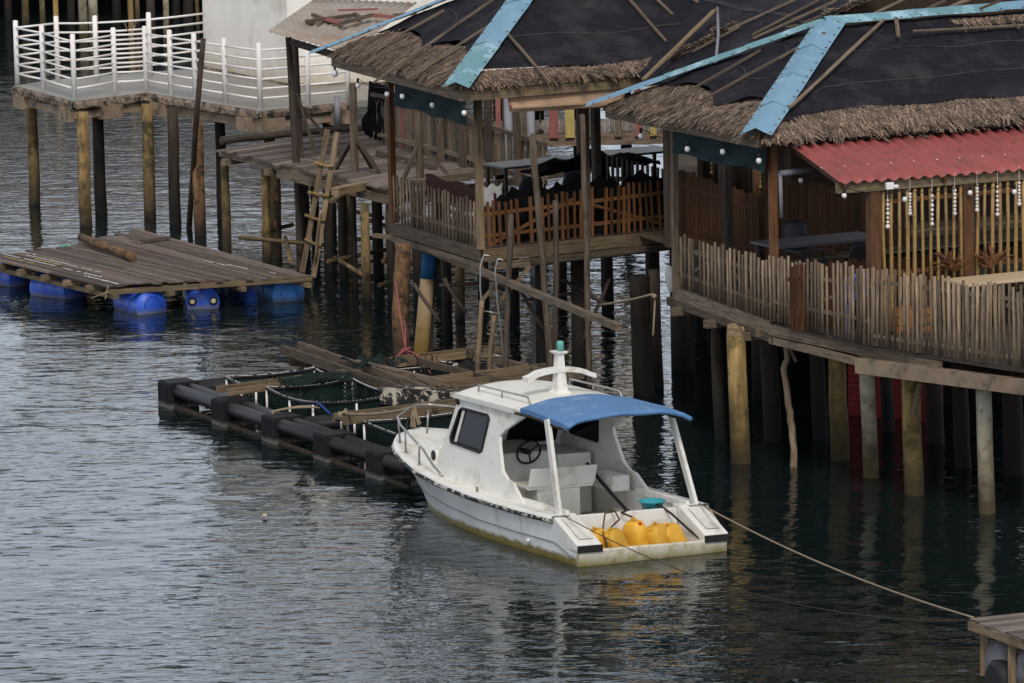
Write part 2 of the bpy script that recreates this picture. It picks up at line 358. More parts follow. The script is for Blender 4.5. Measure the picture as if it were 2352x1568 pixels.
def hull_mat():
    m, nt, b, out = mat('hull gelcoat with waterline growth')
    geo = nt.nodes.new('ShaderNodeNewGeometry'); pos = geo.outputs['Position']
    sp = nt.nodes.new('ShaderNodeSeparateXYZ'); link(nt, pos, sp.inputs[0])
    c = ramp(nt, noise(nt, pos, 1.7, 5, .6, (1, 1, .5)), [(.3, (.66, .655, .64)), (.7, (.78, .775, .755))])
    # vertical run-off streaks
    st = noise(nt, pos, 5, 3, .6, (1, 1, .06))
    c = mix(nt, ramp(nt, st, [(.52, 0), (.72, .5)]), c, (.42, .35, .23))
    n = noise(nt, pos, 6, 5, .7)
    z = math_(nt, 'MULTIPLY_ADD', n, -.16, sp.outputs[2]); z = math_(nt, 'ADD', z, .08)
    g = ramp(nt, math_(nt, 'MULTIPLY', z, 3.0), [(.02, 1), (.24, .95), (.42, 0)])
    c = mix(nt, g, c, mix(nt, noise(nt, pos, 9, 3), (.06, .045, .008), (.34, .25, .045)))
    link(nt, c, b.inputs['Base Color']); b.inputs['Roughness'].default_value = .3
    return m
MAT['hull'] = hull_mat()

def net_mat(name, col, fill):
    m, nt, b, out = mat(name)
    b.inputs['Roughness'].default_value = .8; b.inputs['Specular IOR Level'].default_value = .1
    tc = nt.nodes.new('ShaderNodeTexCoord')
    n = noise(nt, tc.outputs['Object'], 4, 4)
    link(nt, ramp(nt, n, [(.3, tuple(x * .5 for x in col)), (.7, col)]), b.inputs['Base Color'])
    ws = []
    for ang in (.785, -.785):
        mp = nt.nodes.new('ShaderNodeMapping'); mp.inputs['Rotation'].default_value = (0, 0, ang); link(nt, tc.outputs['UV'], mp.inputs[0])
        w = nt.nodes.new('ShaderNodeTexWave'); w.inputs['Scale'].default_value = 7; link(nt, mp.outputs[0], w.inputs[0]); ws.append(w.outputs['Fac'])
    f = math_(nt, 'GREATER_THAN', math_(nt, 'MAXIMUM', ws[0], ws[1]), 1 - fill)
    t = nt.nodes.new('ShaderNodeBsdfTransparent'); mx = nt.nodes.new('ShaderNodeMixShader')
    link(nt, f, mx.inputs[0]); link(nt, t.outputs[0], mx.inputs[1]); link(nt, b.outputs[0], mx.inputs[2]); link(nt, mx.outputs[0], out.inputs[0])
    return m
MAT['fish_net'] = net_mat('green fish net', (.013, .029, .027), .5)

def water_mat():
    m, nt, b, out = mat('harbour water')
    b.inputs['Base Color'].default_value = (.006, .0115, .0115, 1)
    b.inputs['Roughness'].default_value = .02; b.inputs['IOR'].default_value = 1.333
    b.inputs['Specular IOR Level'].default_value = .5
    geo = nt.nodes.new('ShaderNodeNewGeometry'); pos = geo.outputs['Position']
    h1 = noise(nt, pos, 2.6, 2, .5, (.75, 1.2, 1)); h2 = noise(nt, pos, 8.0, 2, .5, (.7, 1.2, 1))
    patch = ramp(nt, noise(nt, pos, .16, 2, .5, (1, .6, 1)), [(.35, .25), (.65, 1)])
    hh = math_(nt, 'MULTIPLY_ADD', h2, .28, h1)
    hh = math_(nt, 'MULTIPLY', hh, patch)
    # short steep wavelets: thin dark fronts on the otherwise smooth water
    wv = noise(nt, pos, 1.0, 3, .55, (1.5, 5.2, 1)); wv2 = noise(nt, pos, 1.0, 2, .5, (3.2, 9.5, 1))
    gust = ramp(nt, noise(nt, pos, .28, 3, .55, (1, .7, 1)), [(.36, .12), (.62, 1)])
    pk = math_(nt, 'MULTIPLY', math_(nt, 'MAXIMUM', math_(nt, 'SUBTRACT', wv, .612), 0.0), 11.0)
    pk2 = math_(nt, 'MULTIPLY', math_(nt, 'MAXIMUM', math_(nt, 'SUBTRACT', wv2, .63), 0.0), 5.0)
    hh = math_(nt, 'MULTIPLY_ADD', math_(nt, 'ADD', pk, pk2), gust, hh)
    bp = nt.nodes.new('ShaderNodeBump'); bp.inputs['Strength'].default_value = 1.0; bp.inputs['Distance'].default_value = .024
    link(nt, hh, bp.inputs['Height']); link(nt, bp.outputs[0], b.inputs['Normal'])
    return m
MAT['water'] = water_mat()

# ------------------------------------------------------------------ light: overcast afternoon
w = bpy.data.worlds.new('World'); S.world = w; w.use_nodes = True
nt = w.node_tree; nt.nodes.clear()
sky = nt.nodes.new('ShaderNodeTexSky'); sky.sky_type = 'NISHITA'; sky.sun_disc = False
SUN_EL, SUN_AZ = math.radians(47), math.radians(176)      # high, behind the camera
sky.sun_elevation = SUN_EL; sky.sun_rotation = SUN_AZ; sky.air_density = 1.0; sky.dust_density = 3.0; sky.altitude = 0
hs = nt.nodes.new('ShaderNodeHueSaturation'); hs.inputs['Saturation'].default_value = .45
ovc = nt.nodes.new('ShaderNodeMix'); ovc.data_type = 'RGBA'; ovc.inputs[0].default_value = .8      # thick cloud veil over the blue sky

tcw = nt.nodes.new('ShaderNodeTexCoord'); spw = nt.nodes.new('ShaderNodeSeparateXYZ'); nt.links.new(tcw.outputs['Generated'], spw.inputs[0])
veil = ramp(nt, spw.outputs[2], [(.0, (9.2, 10.4, 12.1)), (.18, (8.7, 9.8, 11.4)), (.45, (4.1, 4.3, 4.6)), (1.0, (2.7, 2.8, 3.0))])   # haze brightens toward the horizon
nt.links.new(veil, ovc.inputs[7])
bg = nt.nodes.new('ShaderNodeBackground'); bg.inputs['Strength'].default_value = .13
wo = nt.nodes.new('ShaderNodeOutputWorld')
nt.links.new(sky.outputs[0], hs.inputs['Color']); nt.links.new(hs.outputs[0], ovc.inputs[6]); nt.links.new(ovc.outputs[2], bg.inputs[0]); nt.links.new(bg.outputs[0], wo.inputs[0])
sl = bpy.data.lights.new('sun', 'SUN'); sl.energy = 2.0; sl.angle = math.radians(16); sl.color = (1, .94, .86)
so = bpy.data.objects.new('sun', sl); COL.objects.link(so)
sd = Vector((math.sin(SUN_AZ) * math.cos(SUN_EL), math.cos(SUN_AZ) * math.cos(SUN_EL), math.sin(SUN_EL)))
so.rotation_euler = sd.to_track_quat('Z', 'Y').to_euler()
S.view_settings.view_transform = 'Standard'; S.view_settings.look = 'None'; S.view_settings.exposure = 0
S.render.engine = 'CYCLES'

# ------------------------------------------------------------------ water: one sheet, real ripples near by, flat to the horizon
def make_water():
    rng = np.random.default_rng(3)
    ys = [-400, -100, 20, 50]; y = 62.0
    while y < 175: ys.append(y); y += .075 * (y / 75) ** 1.15
    ys += [200, 300, 600, 1500, 4000]
    ys = np.array(ys)
    t = np.linspace(-1, 1, 300)
    xs = np.concatenate(([-60, -12, -3, -1.5], t * 1.08, [1.5, 3, 12, 60]))
    half = np.clip(ys, 50, 200) * .0905
    half = np.where(ys > 200, ys * .0905, half)
    X = xs[None, :] * half[:, None]; Yg = np.repeat(ys[:, None], len(xs), 1)
    Z = np.zeros_like(X)
    env = np.clip((Yg - 55) / 10, 0, 1) * np.clip((190 - Yg) / 20, 0, 1) * (np.abs(xs)[None, :] < 1.2)
    for i in range(90):
        lam = 10 ** rng.uniform(math.log10(.28), math.log10(2.2))
        th = rng.normal(1.45, .6); k = 2 * math.pi / lam
        steep = .0068 * (lam / 1.0) ** -.10
        ph = rng.uniform(0, 6.28)
        sn = np.sin(k * (math.cos(th) * X + math.sin(th) * Yg) + ph)
        Z += steep / k * 1.25 * (np.exp(1.7 * (sn - 1)) - .3) * (1 + .5 * np.sin(.13 * X + .09 * Yg + ph))
    # calmer patches
    calm = .75 + .35 * np.sin(.21 * X + .5) * np.sin(.11 * Yg + 1.1) + .2 * np.sin(.5 * X - .17 * Yg)
    Z = Z * env * np.clip(calm, .3, 1.3) * np.clip(.82 + X * .05 + (Yg - 85) * .006, .5, 1.25)
    n, m = X.shape
    verts = np.stack([X, Yg, Z], -1).reshape(-1, 3)
    ii = np.arange(n * m).reshape(n, m)
    faces = np.stack([ii[:-1, :-1], ii[:-1, 1:], ii[1:, 1:], ii[1:, :-1]], -1).reshape(-1, 4)
    me = bpy.data.meshes.new('water')
    me.vertices.add(len(verts)); me.vertices.foreach_set('co', verts.ravel())
    me.loops.add(faces.size); me.loops.foreach_set('vertex_index', faces.ravel())
    me.polygons.add(len(faces)); me.polygons.foreach_set('loop_start', np.arange(0, faces.size, 4)); me.polygons.foreach_set('loop_total', np.full(len(faces), 4))
    me.polygons.foreach_set('use_smooth', np.ones(len(faces), bool))
    me.update(calc_edges=True); me.materials.append(MAT['water'])
    o = bpy.data.objects.new('water', me); COL.objects.link(o)
    tag(o, 'rippled grey green harbour water', None, kind='structure')
make_water()
# ------------------------------------------------------------------ shared makers
def add_pile(parent, px, py, top, r, m, lean=(0, 0), name='pile', seg=12, taper=.93):
    a = P(px, py, 0); b = Vector((a.x + lean[0], a.y + lean[1], top)); pts = []; rs = []
    d = (b - a) / top
    n = 7
    for i in range(n):
        z = -1.2 + (top + 1.2) * i / (n - 1)
        q = a + d * z
        pts.append(Vector((q.x + rnd(-.01, .01), q.y + rnd(-.01, .01), z))); rs.append(r * lerp(1.05, taper, i / (n - 1)) * rnd(.97, 1.03))
    return MB().tube(pts, rs, seg).build(name, m, parent)
def stick(pts, r, seg=8, wob=.0):
    mb = MB(); pts = [Vector(p) for p in pts]; q = []
    for i in range(len(pts) - 1):
        for k in range(4):
            p = pts[i].lerp(pts[i + 1], k / 4)
            q.append(p + Vector((rnd(-wob, wob), rnd(-wob, wob), rnd(-wob, wob))))
    q.append(pts[-1]); n = len(q)
    rs = [lerp(r[0], r[1], i / (n - 1)) * rnd(.96, 1.04) for i in range(n)] if isinstance(r, tuple) else [r] * n
    return mb.tube(q, rs, seg)
def sag(a, b, drop, n=14):
    a = Vector(a); b = Vector(b)
    return [a.lerp(b, i / n) - Vector((0, 0, drop * 4 * (i / n) * (1 - i / n))) for i in range(n + 1)]
def corrugated(a, b, c, d, pitch, amp, n_up=6):
    """a-b lower edge, d-c upper edge; ribs run from a-b to d-c"""
    a, b, c, d = map(Vector, (a, b, c, d)); n = int((b - a).length / pitch * 8); nn = (b - a).cross(d - a).normalized()
    if nn.z < 0: nn = -nn
    rows = []
    for i in range(n_up + 1):
        v = i / n_up; r = []
        for j in range(n + 1):
            u = j / n; p = a.lerp(b, u).lerp(d.lerp(c, u), v)
            r.append(p + nn * amp * math.cos(2 * math.pi * j / 8))
        rows.append(r)
    return MB().grid(rows)

# ------------------------------------------------------------------ concrete platform with white railing
pz = 2.45
fr = [P(*q, pz) for q in ((32, 196), (170, 232), (336, 212), (598, 254), (810, 232))]
outline = fr + [Vector((3.0, 112.5, pz)), Vector((3.0, 121, pz)), Vector((-6.2, 121, pz)), P(470, 155, pz), P(133, 181, pz)]
plat = thing('concrete_platform', (fr[1].x, fr[1].y, 0), 'concrete platform with white pipe railing standing on round piles in front of the white building', 'platform')
MB().prism([v3(p, pz - .13) for p in outline], (0, 0, .13)).build('deck', MAT['concrete'], plat)
mb = MB()
edge = [outline[-1]] + fr
for a, b in zip(edge, edge[1:]):        # rough mouldy edge, a little proud of the deck
    n = max(4, int((b - a).length / .12))
    d = (b - a).normalized(); o = Vector((d.y, -d.x, 0))
    rows = []
    for z, k in ((pz - .005, .02), (pz - .06, .05), (pz - .15, .045), (pz - .2, .0)):
        rows.append([v3(a.lerp(b, i / n) + o * (k + rnd(-.018, .018)), z + rnd(-.012, .012)) for i in range(n + 1)])
    mb.grid(rows, sm=False)
mb.build('deck_edge', MAT['conc_edge'], plat)
mb = MB()
for a, b in zip(edge, edge[1:]):
    d = (b - a).normalized(); o = Vector((-d.y, d.x, 0)) * .12
    mb.beam(v3(a + o + d * .1, pz - .27), v3(b + o - d * .1, pz - .27), .16, .19)
    for t in ((.12, .88) if (b - a).length > 2 else (.5,)):
        c = a.lerp(b, t) + o * .5; mb.beam(v3(c - d * .25, pz - .29), v3(c + d * .25, pz - .29), .3, .26)
mb.build('edge_beam', MAT['conc_beam'], plat)
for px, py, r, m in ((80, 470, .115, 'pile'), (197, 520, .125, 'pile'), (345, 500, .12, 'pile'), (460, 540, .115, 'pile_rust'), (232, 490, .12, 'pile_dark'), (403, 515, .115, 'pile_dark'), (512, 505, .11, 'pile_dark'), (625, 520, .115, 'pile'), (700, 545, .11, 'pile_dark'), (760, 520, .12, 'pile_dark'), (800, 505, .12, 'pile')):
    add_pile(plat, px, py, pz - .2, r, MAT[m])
RAILZ = (.21, .395, .58, .765, .95, 1.135)
def railing(posts, rails_to=None):
    pts = [P(*q, pz) for q in posts]
    for p in pts:
        MB().tube([p + Vector((0, 0, -.02)), p + Vector((0, 0, 1.27)), p + Vector((0, 0, 1.285))], [.052, .05, .03], 12).build('railing_post', MAT['white_paint'], plat)
    seq = pts + ([P(*rails_to, pz)] if rails_to else [])
    mb = MB()
    for z in RAILZ:
        for a, b in zip(seq, seq[1:]):
            mb.tube([v3(a, pz + z), v3(a.lerp(b, .5), pz + z - .006), v3(b, pz + z)], .021, 8)
    mb.build('rail', MAT['white_paint'], plat)
railing([(40, 193), (100, 206), (171, 228), (264, 212), (336, 208), (393, 218), (449, 227), (518, 239), (598, 251), (708, 241), (800, 233)])
railing([(133, 182), (222, 181), (345, 173)], (470, 158))
MB().tube([P(40, 193, pz) + Vector((0, 0, z)) for z in (1.13, 1.135)], .02, 6).build('rail', MAT['white_paint'], plat)
mb = MB(); a = P(40, 193, pz); b = P(133, 182, pz)
for z in RAILZ: mb.tube([v3(a, pz + z), v3(b, pz + z)], .021, 8)
mb.build('rail', MAT['white_paint'], plat)
mb = MB(); mb.tube(sag(P(222, 181, pz) + Vector((.6, 0, 1.12)), P(345, 173, pz) + Vector((-.25, 0, 1.12)), .22), .012, 6)
tag(mb.build('rope', MAT['rope']), 'thin pale rope looped on the back rail of the white railing', 'rope')

# ------------------------------------------------------------------ white building on the platform
b0, b1, b2 = P(469, 157, pz), P(663, 197, pz), P(830, 195, pz)
bl = thing('white_building', b1, 'white plastered building with stained walls standing on the concrete platform', 'building')
out_ = [b0, b1, Vector((3.0, b2.y, pz)), Vector((3.0, 119.5, pz)), Vector((b0.x + 1.0, 119.5, pz))]
MB().prism([v3(p, pz) for p in out_], (0, 0, 4.2)).build('wall', MAT['plaster'], bl)
MB().prism([v3(p + (p - Vector((0, 116, pz))).normalized() * .012, pz) for p in out_], (0, 0, .05)).build('plinth', MAT['conc_edge'], bl)
MB().prism([v3(p + (p - Vector((0, 116, pz))).normalized() * .5, pz + 4.2) for p in out_], (0, 0, .25)).build('roof', MAT['tin'], bl)
for t in (.3, .7):
    c = b1.lerp(Vector((3, b2.y, pz)), t); MB().box((c.x, c.y - .02, pz + 2.2), 1.0, .06, 1.1).build('window', MAT['glass'], bl)

# ------------------------------------------------------------------ far pier behind
far = thing('far_pier_house', (-10, 150, 0), 'dark pier house on pale yellowish piles in the far background at top left', 'building')
MB().box((-11, 163, 2.0), 26, 24, .3).build('deck', MAT['dark_wood'], far)
MB().box((-11, 164, 2.3), 22, 16, 3.2).build('wall', MAT['plaster'], far)  # house above the view, added for its pale reflection in the water
mb = MB(); mb.hexa([(-24, 153, 5.5), (2, 153, 5.5), (2, 173, 5.5), (-24, 173, 5.5), (-22, 162, 8), (0, 162, 8), (0, 164, 8), (-22, 164, 8)]); mb.build('roof', MAT['tin'], far)
MB().box((-11, 160, -.6), 30, .3, 2.6).build('dark_backing', MAT['pile_dark'], far)  # dark sheet standing in for the shade under the deck
for px, py, w, m in ((60, 72, 18, 'pile'), (98, 62, 14, 'pile_pale'), (131, 95, 13, 'bamboo'), (165, 80, 18, 'pile_dark'), (193, 88, 22, 'pile_pale'), (216, 104, 22, 'pile_pale'), (302, 88, 14, 'bamboo'), (316, 55, 12, 'pile'), (350, 150, 20, 'pile_dark'), (383, 98, 15, 'pile_pale'), (434, 80, 24, 'pile_dark'), (454, 70, 9, 'pile'), (20, 45, 20, 'pile_dark'), (268, 40, 22, 'pile_dark'), (405, 36, 20, 'pile_dark')):
    add_pile(far, px, py, 2.0, w / 2 / 92, MAT[m], seg=8)

# ------------------------------------------------------------------ timber jetty
jz = 2.0
jf0, jf1 = P(503, 342, jz), P(912, 436, jz)
jb0, jb1 = P(842, 294, jz), P(1110, 396, jz)
jet = thing('timber_jetty', (jf0.x, jf0.y, 0), 'weathered timber jetty with plank fence between the white railing platform and the netted hut', 'jetty')
mb = MB(); n = 24
for i in range(n):
    t0, t1 = i / n, (i + .93) / n
    a, b, c, d = jf0.lerp(jf1, t0), jf0.lerp(jf1, t1), jb0.lerp(jb1, t1), jb0.lerp(jb1, t0)
    e = rnd(-.12, .05); dirn = (d - a).normalized(); a, b = a + dirn * e, b + dirn * e
    z = rnd(-.012, .012); tilt = rnd(-.01, .01)
    mb.hexa([v3(a, jz - .035 + z), v3(d, jz - .035 - z), v3(c, jz - .035 + tilt), v3(b, jz - .035 + tilt), v3(a, jz + z), v3(d, jz - z), v3(c, jz + tilt), v3(b, jz + tilt)])
mb.build('deck_board', MAT['deck_wood'], jet)
fd = (jf1 - jf0).normalized(); bd = (jb0 - jf0).normalized()
mb = MB()
mb.beam(v3(jf0 - fd * .1 + bd * .1, jz - .10), v3(jf1 + bd * .1, jz - .10), .07, .12)
mb.beam(v3(jf0 + fd * 2.5 + bd * .02, jz - .20), v3(jf1 + fd * .1, jz - .20), .08, .17)
for t in (.05, .3, .55, .8, .97):
    a = jf0.lerp(jf1, t); mb.beam(v3(a - bd * .12, jz - .2), v3(a + bd * 5.2, jz - .2), .1, .12)
for k in (1.6, 3.4, 5): mb.beam(v3(jf0 + bd * k, jz - .12), v3(jf1 + bd * k, jz - .12), .1, .1)
mb.build('joist', MAT['grey_wood'], jet)
mb = MB(); mb.beam(P(925, 426, jz + .06), P(1100, 398, jz + .06), .1, .13); mb.beam(P(868, 350, jz + .06), P(1000, 385, jz + .05), .1, .1); mb.beam(P(920, 372, jz + .03), P(1005, 362, jz + .03), .12, .06); mb.build('curb', MAT['grey_wood'], jet)
mb = stick([P(508, 322, jz + .09), P(700, 303, jz + .09), P(870, 290, jz + .09)], (.075, .06), 10, .008)
mb.build('edge_log', MAT['dark_wood'], jet)
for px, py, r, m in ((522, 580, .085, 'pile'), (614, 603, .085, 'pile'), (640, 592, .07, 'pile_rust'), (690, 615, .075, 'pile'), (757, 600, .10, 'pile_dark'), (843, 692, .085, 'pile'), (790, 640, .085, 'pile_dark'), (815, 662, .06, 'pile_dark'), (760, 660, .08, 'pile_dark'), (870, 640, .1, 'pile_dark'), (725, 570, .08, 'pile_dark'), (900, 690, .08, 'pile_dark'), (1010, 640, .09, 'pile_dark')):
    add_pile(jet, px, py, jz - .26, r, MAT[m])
mb = MB()
for a, b in (((550, 545), (742, 562)), ((750, 580), (835, 632)), ((752, 600), (905, 570)), ((790, 480), (880, 500)), ((790, 552), (920, 540)), ((600, 532), (672, 516)), ((655, 545), (668, 600)), ((830, 500), (905, 525)), ((880, 600), (920, 560)), ((905, 610), (1010, 590)), ((870, 655), (935, 640))):
    MB().tube([P(*a, .55), P(*b, .55)], .04, 8).build('cross_brace', MAT['pile'], jet)
# the plank fence along the back of the jetty
f0, f1 = P(866, 330, jz), P(1262, 428, jz)
fdir = (f1 - f0).normalized(); fn = Vector((fdir.y, -fdir.x, 0)); L = (f1 - f0).length
mb = MB(); s_ = 0; red = None
while s_ < L:
    wd = rnd(.11, .17); hgt = rnd(.80, .98) - (.10 if s_ > 5 else 0); a = f0 + fdir * s_; gap = rnd(.01, .06) if s_ < L * .6 else rnd(.05, .16)
    bm_ = mb
    if red is None and s_ > 1.15: red = MB(); bm_ = red
    le = rnd(-.02, .02)
    p = [a, a + fdir * wd, a + fdir * wd + fn * .025, a + fn * .025]
    bm_.hexa([v3(p[0], jz + .03), v3(p[0] + fdir * le, jz + hgt), v3(p[1] + fdir * le, jz + hgt), v3(p[1], jz + .03), v3(p[3], jz + .03), v3(p[3] + fdir * le, jz + hgt), v3(p[2] + fdir * le, jz + hgt), v3(p[2], jz + .03)])
    s_ += wd + gap
mb.build('plank_fence', MAT['grey_wood'], jet)
tag(red.build('fence_board', MAT['red_wood'], jet), 'red painted fence board', None)
mb = MB()
mb.beam(v3(f0 - fdir * .1 + fn * .05, jz + .93), v3(f0 + fdir * 3.0 + fn * .05, jz + .98), .05, .07); mb.beam(v3(f0 + fdir * 2.9 + fn * .05, jz + .92), v3(f1 + fn * .05, jz + .74), .05, .07)
mb.beam(v3(f0 + fn * .05, jz + .2), v3(f1 + fn * .05, jz + .15), .05, .07); mb.build('fence_rail', MAT['grey_wood'], jet)
for t, hh in ((.42, 1.75), (.55, 1.75), (.70, 1.6), (.86, 1.6)):
    a = f0 + fdir * L * t + fn * .12; MB().beam(v3(a, jz - .1), v3(a, jz + hh), .11, .11, up=(fdir.x, fdir.y, 0)).build('fence_post', MAT['dark_wood' if t > .5 else 'grey_wood'], jet)
for px, py, hh, tops in ((815, 396, 1.62, ((-.35, .5), (.45, -.2), (.3, .5))), (965, 412, 1.45, ((-.3, -.2), (.55, -.1)))):
    a = P(px, py, jz); p = MB().beam(a, v3(a, jz + hh), .11, .1, up=(.5, .8, 0)).build('post', MAT['grey_wood'], jet)
    mb = MB()
    for dx, dy in tops: mb.beam(a + Vector((dx, dy, .02)), a + Vector((dx * .08, dy * .08, .62)), .08, .05)
    mb.build('post_brace', MAT['dark_wood'], p)
mb = MB(); mb.beam(P(770, 440, jz - .05), P(840, 425, jz - .05), .16, .14); mb.beam(P(765, 462, jz - .25), P(812, 428, jz - .1), .14, .06); mb.build('stub_board', MAT['tan_wood'], jet)
MB().beam(P(805, 395, jz) + Vector((0, -.05, 1.0)), P(815, 396, jz) + Vector((0, -.05, 1.65)), .05, .05)

# black net draped over the fence end
a = f0 + Vector((-.05, -.05, 0)); rows = []
for i in range(9):
    z = jz + 1.12 - i * .125; row = []
    for j in range(9):
        u = j / 8 - .5; row.append(v3(a + fdir * (u * (.75 + .2 * math.sin(i * 1.3)) + .0) - fn * (.1 + .07 * math.sin(j * 2.1 + i * .7)) + Vector((-.04 * i * .3, 0, 0)), z + .03 * math.cos(j * 1.9)))
    rows.append(row)
tag(MB().grid(rows).build('draped_net', MAT['black_cloth'], solid=.03), 'black net draped over the left end of the grey plank fence', 'net')
tag(MB().tube([P(776, 293, jz), v3(P(776, 293, jz), jz + .62)], .06, 12).build('grey_pipe', MAT['grey_pipe']), 'grey plastic pipe standing upright on the jetty before the white railing', 'pipe')

# ------------------------------------------------------------------ ladder against the jetty
lad = thing('wooden_ladder', P(725, 625, 0), 'wooden ladder with crooked rungs leaning against the jetty front', 'ladder')
yy = jf0.lerp(jf1, .66).y - .45
for (x0, y0), (x1, y1) in (((694, 625), (752, 297)), ((720, 636), (774, 303))):
    MB().beam(Y(x0, y0, yy), Y(x1, y1, yy), .095, .06, up=(0, 1, 0)).build('ladder_rail', MAT['tan_wood'], lad)
for (x0, y0), (x1, y1) in (((708, 440), (756, 449)), ((700, 494), (748, 506)), ((700, 548), (738, 563)), ((722, 372), (766, 381))):
    stick([Y(x0, y0, yy - .06), Y((x0 + x1) / 2, (y0 + y1) / 2 + 3, yy - .06), Y(x1, y1, yy - .06)], .03, 8, .008).build('rung', MAT['pile'], lad)
stick([Y(735, 490, yy - .1), Y(724, 600, yy - .1)], .028, 8, .006).build('prop_stick', MAT['tan_wood'], lad)

# ------------------------------------------------------------------ lean-to roof on slender poles, with offcuts on it
q0 = P(692, 620, 0); yq = q0.y
lt = thing('lean_to_roof', q0, 'small rusty corrugated lean-to roof carried by tall dark poles', 'roof')
stick([v3(q0, -.6), Y(684, 420, yq), Y(663, 84, yq)], (.075, .062), 10, .006).build('pole', MAT['dark_wood'], lt)
stick([Y(700, 560, yq + .6), Y(678, 92, yq + .6)], (.055, .05), 10, .006).build('pole', MAT['dark_wood'], lt)
ra, rb = Y(616, 72, yq - .5), Y(800, 122, yq - 1.6)
back = Vector((.80, 2.6, .34))
cs = corrugated(ra, rb, rb + back * 1.5, ra + back, .13, .014)
cs.build('roof_sheet', MAT['tin'], lt, solid=.004)
mb = MB(); mb.beam(Y(668, 95, yq - .1), Y(790, 133, yq - 1.2), .06, .12); mb.beam(Y(668, 95, yq) + Vector((.3, 1, -.0)), Y(790, 133, yq) + Vector((.3, 1, 0)), .06, .1); mb.build('rafter', MAT['dark_wood'], lt)
mb = MB(); mb.beam(Y(683, 215, yq + .2), Y(724, 350, yq + .2), .09, .05); mb.beam(Y(685, 235, yq + .8), Y(780, 355, yq + .8), .09, .05); mb.build('brace', MAT['grey_wood'], lt)
sc = 0
def on_sheet(px, py):       # survey on the sheet's plane
    n = (rb - ra).cross(back).normalized(); d = ray(px, py); o = Vector((0, 0, H))
    return o + d * ((ra - o).dot(n) / d.dot(n))
for i, (x0, y0, x1, y1, k, lab) in enumerate(((718, 38, 782, 63, 0, 'offcut sloping rightward at the left end of the scrap heap'), (705, 55, 815, 40, 1, 'thickest pale offcut lying level on the scrap heap'), (778, 32, 868, 29, 3, 'long thin offcut on top of the scrap heap'), (780, 62, 852, 42, 2, 'offcut rising to the right in front of the scrap heap'), (815, 38, 828, 48, 1, 'short offcut end in the middle of the scrap heap'), (850, 41, 915, 48, 2, 'flat offcut at the right end of the scrap heap'), (703, 52, 735, 60, 0, 'stubby offcut lowest at the left of the scrap heap'), (905, 40, 955, 35, 0, 'lone thin stick lying right of the scrap heap'), (790, 58, 740, 48, 1, 'offcut lying crosswise under the scrap heap'))):
    u = Vector((0, 0, .04 + .05 * k)); tk = .06 if k != 3 else .035
    tag(MB().beam(on_sheet(x0, y0 + 5 * k) + u, on_sheet(x1, y1 + 5 * k) + u, tk * 1.3, tk).build('wood_offcut', MAT['red_wood' if i % 3 == 2 else 'grey_wood']), lab + ' on the lean-to roof', 'offcut', 'timber offcuts on the lean-to roof')

# leaning pole standing in front of the railing
tag(stick([P(432, 556, -.3), Y(452, 260, P(432, 556, 0).y), Y(467, 88, P(432, 556, 0).y)], (.058, .052), 10, .006).build('wooden_pole', MAT['dark_wood']), 'tall dark leaning pole in the water between the raft and white railing', 'pole')

# ------------------------------------------------------------------ floating raft on blue drums
rz_ = .53
L0, L1, R0, R1 = P(318, 528, rz_), P(-30, 594, rz_), P(714, 630, rz_), P(244, 658, rz_)
raft = thing('floating_raft', (L0.lerp(R1, .5).x, L0.lerp(R1, .5).y, 0), 'floating plank raft carried on blue plastic drums', 'raft')
mb = MB(); n = 27
for i in range(n):
    t0, t1 = i / n, (i + .94) / n
    cut = rnd(.3, .75) if i % 3 else 1
    segs = ((0, cut - .003), (cut, 1)) if cut < 1 else ((0, 1),)
    e0, e1 = rnd(-.04, .035), rnd(-.015, .02)
    for s0, s1 in segs:
        if s0 == 0: s0 += e0
        if s1 == 1: s1 += e1
        c = [L0.lerp(L1, t0).lerp(R0.lerp(R1, t0), s0), L0.lerp(L1, t0).lerp(R0.lerp(R1, t0), s1), L0.lerp(L1, t1).lerp(R0.lerp(R1, t1), s1), L0.lerp(L1, t1).lerp(R0.lerp(R1, t1), s0)]
        z = rnd(-.01, .01); sagz = lambda p: .03 * math.sin((p.x + p.y) * .9)
        mb.hexa([v3(p, rz_ - .03 + z + sagz(p)) for p in c] + [v3(p, rz_ + z + sagz(p)) for p in c])
mb.build('deck_board', MAT['raft_wood'], raft)
mb = MB(); d_l = (R1 - L1).normalized(); d_w = (L1 - L0).normalized()
mb.beam(v3(R1, rz_ - .10), v3(R0, rz_ - .08), .06, .09); mb.beam(v3(R1.lerp(R0, .45) + d_l * .03, rz_ - .075), v3(R0 + d_l * .04, rz_ - .06), .05, .1)
for t in (.12, .3, .5, .68, .86):
    a = L0.lerp(R0, t); b = L1.lerp(R1, t); mb.beam(v3(a - d_w * .02, rz_ - .085), v3(b + d_w * .1, rz_ - .085), .09, .1)
for t in (.03, .35, .7, .97):
    mb.beam(v3(L0.lerp(L1, t) , rz_ - .17), v3(R0.lerp(R1, t) + d_l * .15, rz_ - .17), .09, .08)
mb.build('under_beam', MAT['tan_wood'], raft)
